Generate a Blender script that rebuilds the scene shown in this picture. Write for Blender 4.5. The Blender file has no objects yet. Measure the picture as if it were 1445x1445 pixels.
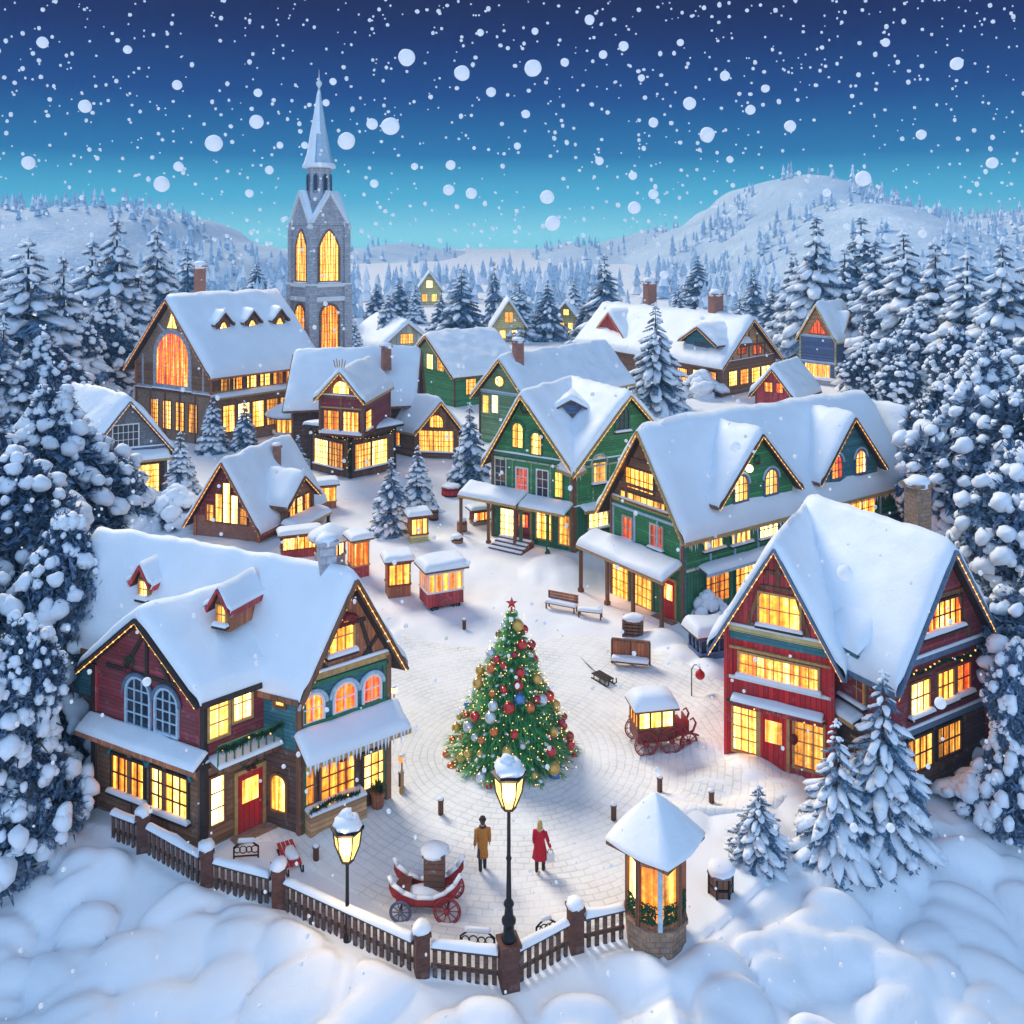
import bpy, bmesh, math, random
from mathutils import Vector, noise
random.seed(7)
PI = math.pi
V = Vector
# ---------------------------------------------------------------- picture geometry
FPX, CAMZ, HOR, CX = 1300.0, 21.0, 330.0, 722.5
def P(px, py, z=0.0):
    Y = (CAMZ - z) * FPX / (py - HOR)
    return V(((px - CX) * Y / FPX, Y, z))
def at(px, py, Y):
    return V(((px - CX) * Y / FPX, Y, CAMZ - (py - HOR) * Y / FPX))
scene = bpy.context.scene
col = scene.collection
BASE = {}
# ---------------------------------------------------------------- mesh collector
class MB:
    def __init__(s):
        s.v = []; s.f = []; s.mi = []; s.sm = []
    def add(s, vs, fs, mi=0, smooth=False):
        o = len(s.v); s.v.extend(vs)
        for f in fs:
            s.f.append(tuple(i + o for i in f)); s.mi.append(mi); s.sm.append(smooth)
        return s
    def para(s, o, a, b, c, mi=0):
        o, a, b, c = V(o), V(a), V(b), V(c)
        if a.cross(b).dot(c) < 0: a, b = b, a
        p = [o, o+a, o+a+b, o+b, o+c, o+a+c, o+a+b+c, o+b+c]
        return s.add(p, [(0,3,2,1),(4,5,6,7),(0,1,5,4),(1,2,6,5),(2,3,7,6),(3,0,4,7)], mi)
    def box(s, c, sx, sy, sz, rot=0.0, mi=0):
        ca, sa = math.cos(rot), math.sin(rot)
        a = V((ca*sx, sa*sx, 0)); b = V((-sa*sy, ca*sy, 0)); d = V((0, 0, sz))
        return s.para(V(c) - a/2 - b/2, a, b, d, mi)
    def beam(s, p, q, w, h, up=(0,0,1), mi=0):
        p, q = V(p), V(q); d = q - p
        if d.length < 1e-6: return s
        side = d.cross(V(up))
        if side.length < 1e-6: side = d.cross(V((1,0,0)))
        side.normalize(); u = side.cross(d).normalized()
        return s.para(p - side*w/2 - u*h/2, d, side*w, u*h, mi)
    def prism(s, poly, d, mi=0):
        n = len(poly); poly = [V(p) for p in poly]; d = V(d)
        nn = V((0,0,0))
        for i in range(n): nn += poly[i].cross(poly[(i+1) % n])
        if nn.dot(d) > 0: poly = poly[::-1]
        vs = poly + [p + d for p in poly]
        fs = [tuple(range(n)), tuple(range(2*n-1, n-1, -1))]
        for i in range(n):
            j = (i+1) % n
            fs.append((i, i+n, j+n, j))
        return s.add(vs, fs, mi)
    def tube(s, pts, radii, n=8, mi=0, cap=True, smooth=True, sq=(1,1)):
        pts = [V(p) for p in pts]
        if not hasattr(radii, '__len__'): radii = [radii]*len(pts)
        vs = []; fs = []; ref = None
        for i, p in enumerate(pts):
            d = pts[min(i+1, len(pts)-1)] - pts[max(i-1, 0)]
            if d.length < 1e-9: d = V((0,0,1))
            d.normalize()
            if ref is None or abs(ref.dot(d)) > 0.98:
                ref = V((1,0,0)) if abs(d.x) < 0.9 else V((0,1,0))
            a = (ref - d*ref.dot(d)).normalized(); b = d.cross(a); ref = a
            for k in range(n):
                t = 2*PI*k/n
                vs.append(p + a*math.cos(t)*radii[i]*sq[0] + b*math.sin(t)*radii[i]*sq[1])
        for i in range(len(pts)-1):
            for k in range(n):
                l = (k+1) % n
                fs.append((i*n+k, i*n+l, (i+1)*n+l, (i+1)*n+k))
        if cap:
            fs.append(tuple(range(n-1, -1, -1))); fs.append(tuple(range((len(pts)-1)*n, len(pts)*n)))
        return s.add(vs, fs, mi, smooth)
    def lathe(s, c, prof, n=16, mi=0, smooth=True, rot=0.0, sx=1, sy=1):
        c = V(c); vs = []; fs = []
        for r, z in prof:
            for k in range(n):
                t = 2*PI*k/n + rot
                vs.append(c + V((math.cos(t)*r*sx, math.sin(t)*r*sy, z)))
        m = len(prof)
        for i in range(m-1):
            for k in range(n):
                l = (k+1) % n
                fs.append((i*n+k, i*n+l, (i+1)*n+l, (i+1)*n+k))
        if prof[0][0] > 1e-4: fs.append(tuple(range(n-1, -1, -1)))
        if prof[-1][0] > 1e-4: fs.append(tuple(range((m-1)*n, m*n)))
        return s.add(vs, fs, mi, smooth)
    def blob(s, c, rx, ry, rz, nu=8, nv=5, jit=0.0, rot=0.0, mi=0, axis=None, smooth=True):
        c = V(c); vs = []; fs = []; ca, sa = math.cos(rot), math.sin(rot)
        sd = V((random.random()*50, random.random()*50, random.random()*50))
        def pt(x, y, z):
            k = 1.0
            if jit: k += jit*noise.noise(V((x, y, z))*1.3 + sd)
            x, y, z = x*rx*k, y*ry*k, z*rz*k
            if axis is not None:
                return c + axis[0]*x + axis[1]*y + axis[2]*z
            return c + V((x*ca - y*sa, x*sa + y*ca, z))
        vs.append(pt(0,0,-1))
        for i in range(1, nv):
            ph = -PI/2 + PI*i/nv
            for k in range(nu):
                t = 2*PI*k/nu
                vs.append(pt(math.cos(ph)*math.cos(t), math.cos(ph)*math.sin(t), math.sin(ph)))
        vs.append(pt(0,0,1))
        for k in range(nu):
            l = (k+1) % nu
            fs.append((0, 1+l, 1+k))
            fs.append((len(vs)-1, 1+(nv-2)*nu+k, 1+(nv-2)*nu+l))
            for i in range(nv-2):
                fs.append((1+i*nu+k, 1+i*nu+l, 1+(i+1)*nu+l, 1+(i+1)*nu+k))
        return s.add(vs, fs, mi, smooth)
    def torus(s, c, R, r, ax, n=20, m=6, mi=0):
        ax = V(ax).normalized()
        a = ax.cross(V((0,0,1)))
        if a.length < 1e-3: a = V((1,0,0))
        a.normalize(); b = ax.cross(a)
        vs = []; fs = []
        for i in range(n):
            t = 2*PI*i/n; d = a*math.cos(t) + b*math.sin(t)
            for k in range(m):
                u = 2*PI*k/m
                vs.append(V(c) + d*(R + r*math.cos(u)) + ax*r*math.sin(u))
        for i in range(n):
            for k in range(m):
                j, l = (i+1) % n, (k+1) % m
                fs.append((i*m+k, j*m+k, j*m+l, i*m+l))
        return s.add(vs, fs, mi, True)
def obj(name, mb, mats, parent=None, uv=True, origin=None):
    """link the collected faces as ONE mesh object, in the space of its thing's base"""
    if not isinstance(mats, (list, tuple)): mats = [mats]
    if parent is not None: b = BASE[parent.name]
    else: b = V(origin) if origin is not None else V((0,0,0))
    me = bpy.data.meshes.new(name)
    me.from_pydata([tuple(p - b) for p in mb.v], [], mb.f)
    for m in mats: me.materials.append(m)
    me.polygons.foreach_set('material_index', mb.mi)
    me.polygons.foreach_set('use_smooth', mb.sm)
    if uv:
        ul = me.uv_layers.new(name='UVMap'); dat = [0.0]*(2*len(me.loops)); vs = me.vertices
        for p in me.polygons:
            n = p.normal
            h = math.hypot(n.x, n.y)
            if h < 0.3:
                for li in p.loop_indices:
                    q = vs[me.loops[li].vertex_index].co; dat[2*li] = q.x; dat[2*li+1] = q.y
            else:
                tx, ty = -n.y/h, n.x/h
                for li in p.loop_indices:
                    q = vs[me.loops[li].vertex_index].co; dat[2*li] = q.x*tx + q.y*ty; dat[2*li+1] = q.z/h
        ul.data.foreach_set('uv', dat)
    me.update()
    o = bpy.data.objects.new(name, me); col.objects.link(o)
    if parent is not None: o.parent = parent
    else: o.location = b
    BASE[o.name] = b
    return o
def tag(o, label=None, cat=None, group=None, kind=None):
    if label: o['label'] = label
    if cat: o['category'] = cat
    if group: o['group'] = group
    if kind: o['kind'] = kind
    return o
def thing(name, label, cat, loc, group=None):
    o = bpy.data.objects.new(name, None); col.objects.link(o)
    o.empty_display_size = 0.3; o.location = V(loc); BASE[o.name] = V(loc)
    return tag(o, label, cat, group)
def copy_tree(o, parent=None):
    c = o.copy(); col.objects.link(c)
    if parent is not None: c.parent = parent
    for ch in list(o.children): copy_tree(ch, c)
    return c
# ---------------------------------------------------------------- materials
class NT:
    def __init__(s, name):
        s.m = bpy.data.materials.new(name); s.m.use_nodes = True
        s.t = s.m.node_tree; s.t.nodes.clear()
        s.out = s.n('ShaderNodeOutputMaterial')
    def n(s, typ, **kw):
        nd = s.t.nodes.new(typ)
        for k, v in kw.items(): setattr(nd, k, v)
        return nd
    def l(s, a, b): s.t.links.new(a, b)
    def val(s, sock, v):
        if isinstance(v, bpy.types.NodeSocket): s.l(v, sock)
        elif hasattr(v, '__len__') and len(v) == 3 and sock.type == 'RGBA': sock.default_value = (*v, 1)
        else: sock.default_value = v
    def math(s, op, a, b=0.0, c=None, clamp=False):
        nd = s.n('ShaderNodeMath', operation=op, use_clamp=clamp)
        s.val(nd.inputs[0], a); s.val(nd.inputs[1], b)
        if c is not None: s.val(nd.inputs[2], c)
        return nd.outputs[0]
    def mix(s, f, a, b, blend='MIX'):
        nd = s.n('ShaderNodeMix', data_type='RGBA', blend_type=blend)
        s.val(nd.inputs[0], f); s.val(nd.inputs[6], a); s.val(nd.inputs[7], b)
        return nd.outputs[2]
    def noise(s, scale, detail=3, rough=0.5, vec=None, dim='3D'):
        nd = s.n('ShaderNodeTexNoise', noise_dimensions=dim)
        nd.inputs['Scale'].default_value = scale; nd.inputs['Detail'].default_value = detail
        nd.inputs['Roughness'].default_value = rough
        if vec is not None: s.l(vec, nd.inputs['Vector'])
        return nd.outputs['Fac']
    def ramp(s, f, stops):
        nd = s.n('ShaderNodeValToRGB'); el = nd.color_ramp.elements
        while len(el) < len(stops): el.new(0.5)
        for e, (p, c) in zip(el, stops):
            e.position = p; e.color = (*c, 1) if len(c) == 3 else c
        s.l(f, nd.inputs[0]); return nd.outputs[0]
    def objc(s): return s.n('ShaderNodeTexCoord').outputs['Object']
    def uv(s): return s.n('ShaderNodeTexCoord').outputs['UV']
    def sep(s, v):
        nd = s.n('ShaderNodeSeparateXYZ'); s.l(v, nd.inputs[0]); return nd.outputs
    def comb(s, x, y, z=0.0):
        nd = s.n('ShaderNodeCombineXYZ')
        s.val(nd.inputs[0], x); s.val(nd.inputs[1], y); s.val(nd.inputs[2], z); return nd.outputs[0]
    def bump(s, h, strength=0.5, dist=0.02, nrm=None):
        nd = s.n('ShaderNodeBump'); nd.inputs['Strength'].default_value = strength
        nd.inputs['Distance'].default_value = dist; s.l(h, nd.inputs['Height'])
        if nrm is not None: s.l(nrm, nd.inputs['Normal'])
        return nd.outputs[0]
    def bsdf(s, color, rough=0.7, normal=None, metal=0.0, spec=0.3, **kw):
        nd = s.n('ShaderNodeBsdfPrincipled')
        s.val(nd.inputs['Base Color'], color); s.val(nd.inputs['Roughness'], rough)
        nd.inputs['Metallic'].default_value = metal; nd.inputs['Specular IOR Level'].default_value = spec
        if normal is not None: s.l(normal, nd.inputs['Normal'])
        for k, v in kw.items(): s.val(nd.inputs[k], v)
        return nd
    def done(s, sh):
        s.l(sh.outputs[0], s.out.inputs[0]); return s.m
def m_plain(name, c, rough=0.6, metal=0.0, var=0.25, scale=6, bump=0.15):
    t = NT(name); oc = t.objc(); n = t.noise(scale, 4, 0.6, oc)
    c1 = tuple(x*(1-var) for x in c); c2 = tuple(min(1, x*(1+var)) for x in c)
    cc = t.ramp(n, [(0.3, c1), (0.7, c2)])
    return t.done(t.bsdf(cc, rough, t.bump(t.noise(scale*6, 3, 0.6, oc), bump, 0.01), metal))
def m_snow(name, c=(0.86, 0.89, 0.94), big=1.2, fine=18, bs=0.35):
    t = NT(name); oc = t.objc()
    a = t.noise(big, 3, 0.5, oc); b = t.noise(fine, 4, 0.65, oc)
    h = t.math('ADD', t.math('MULTIPLY', a, 1.0), t.math('MULTIPLY', b, 0.2))
    cc = t.ramp(a, [(0.3, tuple(x*0.95 for x in c)), (0.7, c)])
    return t.done(t.bsdf(cc, 0.55, t.bump(h, bs, 0.12), 0.0, 0.25, **{'Sheen Weight': 0.1}))
def m_siding(name, c, board=0.16, vertical=False, frost=0.25, grain=1.0):
    """painted or stained boards; every board has its own tone, rime sits on them in patches"""
    c = tuple(min(0.72, x*1.7) for x in c); frost *= 1.3
    t = NT(name); uv = t.uv(); s = t.sep(uv)
    a, b = (s[0], s[1]) if vertical else (s[1], s[0])
    k = t.math('DIVIDE', a, board); fl = t.math('FLOOR', k); fr = t.math('FRACT', k)
    wn = t.n('ShaderNodeTexWhiteNoise', noise_dimensions='1D'); t.l(fl, wn.inputs['W'])
    vec = t.comb(t.math('MULTIPLY', a, 14.0), t.math('MULTIPLY', b, 1.2), fl)
    g = t.noise(2.0, 4, 0.6, vec)
    tone = t.math('ADD', t.math('MULTIPLY', wn.outputs[0], 0.5), t.math('MULTIPLY', g, 0.6*grain))
    cc = t.ramp(tone, [(0.15, tuple(x*0.55 for x in c)), (0.55, c), (0.95, tuple(min(1, x*1.5+0.01) for x in c))])
    wr = t.noise(0.9, 4, 0.7, t.objc()); cc = t.mix(t.math('MULTIPLY', t.math('SUBTRACT', wr, 0.42, clamp=True), 2.6, clamp=True), cc, tuple(0.5*x+0.05 for x in c))
    gap = t.math('MULTIPLY', t.math('GREATER_THAN', fr, 0.06), t.math('LESS_THAN', fr, 0.97))
    cc = t.mix(t.math('SUBTRACT', 1.0, gap), cc, tuple(x*0.25 for x in c))
    fn = t.noise(3.2, 5, 0.72, t.objc())
    fm = t.math('MULTIPLY', t.math('SUBTRACT', fn, 0.57, clamp=True), 5.0*frost, clamp=True)
    cc = t.mix(fm, cc, (0.72, 0.78, 0.86))
    lap = t.math('MULTIPLY', t.math('SUBTRACT', 1.0, fr), gap)
    nb = t.bump(lap, 0.7, 0.03); nb = t.bump(g, 0.2, 0.01, nb)
    return t.done(t.bsdf(cc, 0.65, nb))
def m_brick(name, c, mortar=(0.45, 0.45, 0.45), bw=0.24, bh=0.08, frost=0.2):
    t = NT(name); uv = t.uv()
    br = t.n('ShaderNodeTexBrick'); t.l(uv, br.inputs['Vector'])
    br.inputs['Scale'].default_value = 1.0; br.inputs['Brick Width'].default_value = bw; br.inputs['Row Height'].default_value = bh
    br.inputs['Mortar Size'].default_value = bh*0.12; br.inputs['Bias'].default_value = -0.2
    br.inputs['Color1'].default_value = (*[x*1.3 for x in c], 1); br.inputs['Color2'].default_value = (*[x*0.55 for x in c], 1)
    br.inputs['Mortar'].default_value = (*mortar, 1)
    n = t.noise(5, 4, 0.6, t.objc())
    cc = t.mix(0.5, br.outputs[0], t.ramp(n, [(0.3, tuple(x*0.5 for x in c)), (0.7, tuple(min(1, x*1.4) for x in c))]))
    fm = t.math('MULTIPLY', t.math('SUBTRACT', t.noise(3.0, 5, 0.7, t.objc()), 0.56, clamp=True), 5*frost, clamp=True)
    cc = t.mix(fm, cc, (0.72, 0.78, 0.86))
    return t.done(t.bsdf(cc, 0.8, t.bump(t.math('SUBTRACT', 1.0, br.outputs['Fac']), 0.6, 0.015)))
def m_lit(name, lo, hi, strength, stripe=3.0):
    """a window with a lamp lit behind it: curtains hang in folds, things stand inside"""
    t = NT(name); uv = t.uv(); s = t.sep(uv)
    rnd = t.n('ShaderNodeObjectInfo').outputs['Random']
    off = t.math('MULTIPLY', rnd, 37.0)
    fold = t.noise(1.0, 2, 0.5, t.comb(t.math('MULTIPLY', s[0], stripe*1.7), t.math('MULTIPLY', s[1], 0.22), off))
    stuff = t.noise(1.0, 3, 0.6, t.comb(t.math('MULTIPLY', s[0], 4.5), t.math('MULTIPLY', s[1], 4.5), off))
    f = t.math('ADD', t.math('MULTIPLY', fold, 0.8), t.math('MULTIPLY', stuff, 0.28))
    f = t.math('ADD', f, t.math('MULTIPLY', t.math('SUBTRACT', rnd, 0.5), 0.25))
    cc = t.ramp(f, [(0.33, tuple(x*0.35 for x in lo)), (0.47, lo), (0.62, hi), (0.78, (1.0, 0.74, 0.34))])
    st = t.math('ADD', t.math('MULTIPLY', t.math('MULTIPLY', f, f), 1.6*strength), 0.25*strength)
    st = t.math('MULTIPLY', st, t.math('ADD', 0.6, t.math('MULTIPLY', rnd, 0.8)))
    return t.done(t.bsdf((0.02, 0.015, 0.01), 0.15, None, 0, 0.5, **{'Emission Color': cc, 'Emission Strength': st}))
def m_emit(name, c, s):
    t = NT(name); return t.done(t.bsdf(tuple(min(1, x*0.6) for x in c), 0.4, **{'Emission Color': c, 'Emission Strength': s}))
M = {}
M['snow'] = m_snow('snow_surface')
M['roof_snow'] = m_snow('roof_snow_surface', (0.85, 0.89, 0.94), 0.9, 11, 0.5)
M['tree_snow'] = m_snow('tree_snow_surface', (0.84, 0.88, 0.94), 3.0, 20, 0.35)
M['dark_red'] = m_siding('dark_red_boards', (0.17, 0.025, 0.03), 0.15)
M['red'] = m_siding('red_boards', (0.4, 0.012, 0.012), 0.2, True, 0.1)
M['barn_red'] = m_siding('barn_red_boards', (0.33, 0.035, 0.035), 0.2, True, 0.3)
M['green'] = m_siding('green_boards', (0.035, 0.16, 0.055), 0.17)
M['deep_green'] = m_siding('deep_green_boards', (0.022, 0.11, 0.05), 0.22, True)
M['pale_green'] = m_siding('pale_green_boards', (0.15, 0.24, 0.12), 0.2)
M['teal'] = m_siding('teal_boards', (0.03, 0.12, 0.14), 0.14)
M['brown'] = m_siding('brown_boards', (0.16, 0.075, 0.035), 0.18)
M['dark_brown'] = m_siding('dark_brown_boards', (0.075, 0.035, 0.022), 0.18)
M['tan'] = m_siding('tan_boards', (0.36, 0.2, 0.09), 0.16)
M['ochre'] = m_siding('ochre_boards', (0.5, 0.34, 0.14), 0.22)
M['rust'] = m_siding('rust_boards', (0.3, 0.1, 0.04), 0.16, True)
M['grey_shingle'] = m_brick('grey_shingles', (0.2, 0.21, 0.24), (0.07, 0.07, 0.08), 0.2, 0.16)
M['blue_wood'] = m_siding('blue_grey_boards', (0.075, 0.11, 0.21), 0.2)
M['stone'] = m_brick('pale_grey_stone', (0.42, 0.42, 0.46), (0.3, 0.3, 0.33), 0.6, 0.3)
M['rubble'] = m_brick('brown_stone', (0.32, 0.2, 0.13), (0.16, 0.12, 0.1), 0.3, 0.16)
M['brick'] = m_brick('red_brick', (0.34, 0.12, 0.07), (0.4, 0.36, 0.33))
M['post_brick'] = m_brick('dark_red_brick', (0.13, 0.05, 0.035), (0.09, 0.06, 0.05), 0.22, 0.085)
M['cream'] = m_siding('cream_plaster', (0.6, 0.5, 0.34), 0.9, True, 0.15, 0.5)
M['gold'] = m_plain('golden_trim', (0.5, 0.3, 0.11), 0.5)
M['timber'] = m_siding('timber', (0.13, 0.055, 0.025), 0.3, True, 0.15)
M['dark'] = m_plain('dark_timber', (0.045, 0.028, 0.022), 0.6)
M['iron'] = m_plain('black_iron', (0.025, 0.022, 0.025), 0.4, 0.7)
M['white'] = m_plain('white_paint', (0.75, 0.76, 0.76), 0.5, 0, 0.06)
M['frost_trim'] = m_plain('pale_blue_trim', (0.42, 0.55, 0.66), 0.6, 0, 0.2)
M['green_trim'] = m_plain('green_trim', (0.04, 0.17, 0.09), 0.5)
M['slate'] = m_plain('blue_slate', (0.12, 0.17, 0.25), 0.5)
M['lit'] = m_lit('warm_lit_glass', (0.92, 0.22, 0.015), (1.0, 0.44, 0.06), 3.4)
M['lity'] = m_lit('yellow_lit_glass', (0.95, 0.33, 0.035), (1.0, 0.56, 0.13), 3.3)
M['litr'] = m_lit('red_curtained_glass', (0.85, 0.07, 0.01), (1.0, 0.28, 0.025), 2.8)
t = NT('dark_glass'); M['glass'] = t.done(t.bsdf((0.02, 0.03, 0.05), 0.1, None, 0, 0.6))
M['bulb'] = m_emit('string_bulb', (1.0, 0.5, 0.12), 2.0)
M['wreath'] = m_plain('evergreen_garland', (0.03, 0.1, 0.04), 0.8, 0, 0.5, 20, 0.6)
# ---------------------------------------------------------------- snow lying on things
def q_edge(d, r):
    if d >= r: return 1.0
    k = 1 - max(d, 0)/r
    return math.sqrt(max(0.0, 1 - k*k))
def stations(L, r, step):
    r = min(r, L*0.48)
    e = [0, 0.03*r, 0.12*r, 0.3*r, 0.6*r, r]
    n = max(1, int(round((L - 2*r)/step)))
    mid = [r + (L-2*r)*i/n for i in range(1, n)]
    return e + mid + [L - x for x in reversed(e)], r
def snow_patch(mb, p00, p10, p11, p01, T, r=None, step=0.5, bump=0.3, bulge=0.05, lift=0.01, mi=0):
    """rounded snow pillow on a quad"""
    p00, p10, p11, p01 = map(V, (p00, p10, p11, p01))
    Lu = ((p10-p00).length + (p11-p01).length)/2; Lv = ((p01-p00).length + (p11-p10).length)/2
    r = r or T*1.1
    us, ru = stations(Lu, r, step); vs_, rv = stations(Lv, r, step)
    nrm = (p10-p00).cross(p01-p00).normalized()
    if nrm.z < 0: nrm = -nrm
    sd = V((random.random()*90, random.random()*90, 0))
    vs = []; fs = []; nu = len(us); nv = len(vs_)
    cen = (p00+p10+p11+p01)/4
    for u in us:
        for v in vs_:
            a, b = u/Lu, v/Lv
            p = (p00*(1-a) + p10*a)*(1-b) + (p01*(1-a) + p11*a)*b
            q = q_edge(min(u, Lu-u), ru)*q_edge(min(v, Lv-v), rv)
            nz = noise.noise(p*0.9 + sd) + 0.5*noise.noise(p*2.3 + sd)
            dd = (p - cen); dd.z = 0
            if dd.length > 1e-6: dd.normalize()
            edge = 1 - q
            p = p + V((0,0,1))*(lift + T*q*(1 + bump*nz)) + nrm*0.02*q + dd*bulge*(0.35 + q*0.65)*(1+nz)*(1 if min(u, Lu-u, v, Lv-v) < r else 0)
            vs.append(p)
    for i in range(nu-1):
        for j in range(nv-1):
            fs.append((i*nv+j, (i+1)*nv+j, (i+1)*nv+j+1, i*nv+j+1))
    return mb.add(vs, fs, mi, True)
def ring_offset(poly, d):
    """convex plan polygon pushed outwards by d (counter-clockwise)"""
    n = len(poly); out = []
    for i in range(n):
        p0, p1, p2 = poly[i-1], poly[i], poly[(i+1) % n]
        a = (p1-p0).to_2d().normalized(); b = (p2-p1).to_2d().normalized()
        na = V((a.y, -a.x)); nb = V((b.y, -b.x))
        k = d/max(0.2, 1 + na.dot(nb))
        q = p1.to_2d() + (na+nb)*k
        out.append(V((q.x, q.y, p1.z)))
    return out
class Face:
    """a vertical wall plane, p0 left and p1 right seen from outside"""
    def __init__(s, p0, p1):
        s.p0 = V((p0.x, p0.y, 0)); d = V((p1.x-p0.x, p1.y-p0.y, 0)); s.L = d.length
        s.t = d.normalized(); s.n = V((s.t.y, -s.t.x, 0))
    def pt(s, u, z, d=0.0): return s.p0 + s.t*u + s.n*d + V((0,0,z))
    def hit(s, px, py):
        r = V(((px-CX)/FPX, 1, -(py-HOR)/FPX)); c = V((0,0,CAMZ))
        k = (s.p0 - c).dot(s.n)/r.dot(s.n); h = c + r*k
        return (h - s.p0).dot(s.t), h.z
def outline(w, h, style):
    if style == 'rect': return [(-w/2,-h/2),(w/2,-h/2),(w/2,h/2),(-w/2,h/2)]
    if style == 'round': return [(math.cos(2*PI*k/20)*w/2, math.sin(2*PI*k/20)*h/2) for k in range(20)]
    pts = [(-w/2,-h/2),(w/2,-h/2)]
    if style == 'arch':
        r = w/2; yb = h/2 - r
        for k in range(0, 11):
            a = PI*k/10; pts.append((math.cos(a)*r, yb + math.sin(a)*r))
    elif style == 'point':
        r = w*0.75; yb = h/2 - r
        for k in range(0, 11):
            s = k/10; x = w/2*(1-2*s); pts.append((x, yb + r*(1-abs(1-2*s)**1.7)))
    elif style == 'tri':
        pts.append((0, h/2))
    return pts
def window(parent, face, u, z, w, h, style='rect', pane='lit', frame='gold', mull=(2,2), sill=True, deep=True, t=0.09, name='window', hood=None, sillmat='dark'):
    if style != 'tri' and mull[0] > 1: mull = (max(mull[0], min(7, int(round(w/0.34)))), max(mull[1], min(6, int(round(h/0.5)))))
    o2 = outline(w, h, style); o1 = outline(w+2*t, h+2*t, style)
    f = MB(); D = 0.09
    def p3(q, d): return face.pt(u+q[0], z+q[1], d)
    n = len(o2); vs = []; fs = []
    for q in o1: vs.append(p3(q, 0.0))
    for q in o1: vs.append(p3(q, D))
    for q in o2: vs.append(p3(q, D))
    for q in o2: vs.append(p3(q, 0.0))
    for i in range(n):
        j = (i+1) % n
        for k in range(3): fs.append((k*n+i, k*n+j, (k+1)*n+j, (k+1)*n+i))
    f.add(vs, fs)
    bw = min(0.042, w*0.05)
    for i in range(1, mull[0]):
        x = -w/2 + w*i/mull[0]
        top = h/2
        if style in ('arch',): top = h/2 - w/2 + math.sqrt(max(0, (w/2)**2 - x*x))
        if style in ('point', 'tri'): top = h/2 - (abs(x)*0.9 if style == 'point' else abs(x)*2*h/w)
        f.beam(face.pt(u+x, z-h/2, 0.045), face.pt(u+x, z+top, 0.045), bw, 0.04, face.n)
    for i in range(1, mull[1]):
        y = -h/2 + h*i/mull[1]
        xw = w/2
        if style == 'tri': xw = w/2*(1-(y+h/2)/h)
        f.beam(face.pt(u-xw, z+y, 0.052), face.pt(u+xw, z+y, 0.052), 0.04, bw, face.n)
    fo = obj(name, f, M[frame], parent)
    sub = fo if deep else parent
    pm = MB(); pm.add([p3(q, 0.018) for q in o2], [tuple(range(n))])
    obj('pane', pm, M[pane], sub)
    if sill:
        sm = MB(); zt = z-h/2-t
        sm.para(face.pt(u-w/2-t-0.06, zt-0.09, 0.003), face.t*(w+2*t+0.12), face.n*0.22, V((0,0,0.088)))
        obj('sill', sm, M[sillmat], sub)
        ss = MB(); a, b = u-w/2-t-0.06, u+w/2+t+0.06
        snow_patch(ss, face.pt(a, zt, 0.01), face.pt(b, zt, 0.01), face.pt(b, zt, 0.24), face.pt(a, zt, 0.24), 0.11, 0.08, 0.4, 0.4, 0.02)
        obj('sill_snow', ss, M['snow'], sub, uv=False)
    if hood:
        hm = MB(); hw = w/2+t+0.02
        if style in ('arch', 'point', 'rect'):
            r = hw; yb = h/2 - w/2 if style != 'rect' else h/2
            rz = w/2 + t if style != 'rect' else w*0.25
            pts = [face.pt(u+math.cos(PI*k/12)*(r+0.06), z+yb+math.sin(PI*k/12)*(rz+0.06), 0.07) for k in range(13)]
            hm.tube(pts, 0.07, 6)
            obj('hood', hm, M[hood], sub)
    return fo
def pwin(parent, face, cx, cy, wpx, hpx, **kw):
    """the same, placed where the wall shows it"""
    u, z = face.hit(cx, cy); u0, _ = face.hit(cx-wpx/2, cy); u1, _ = face.hit(cx+wpx/2, cy)
    _, z0 = face.hit(cx, cy+hpx/2); _, z1 = face.hit(cx, cy-hpx/2)
    w = abs(u1-u0); h = abs(z1-z0)
    u = min(max(u, w/2+0.05), face.L-w/2-0.05) if w < face.L else face.L/2
    return window(parent, face, u, (z0+z1)/2, w, h, **kw)
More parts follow.
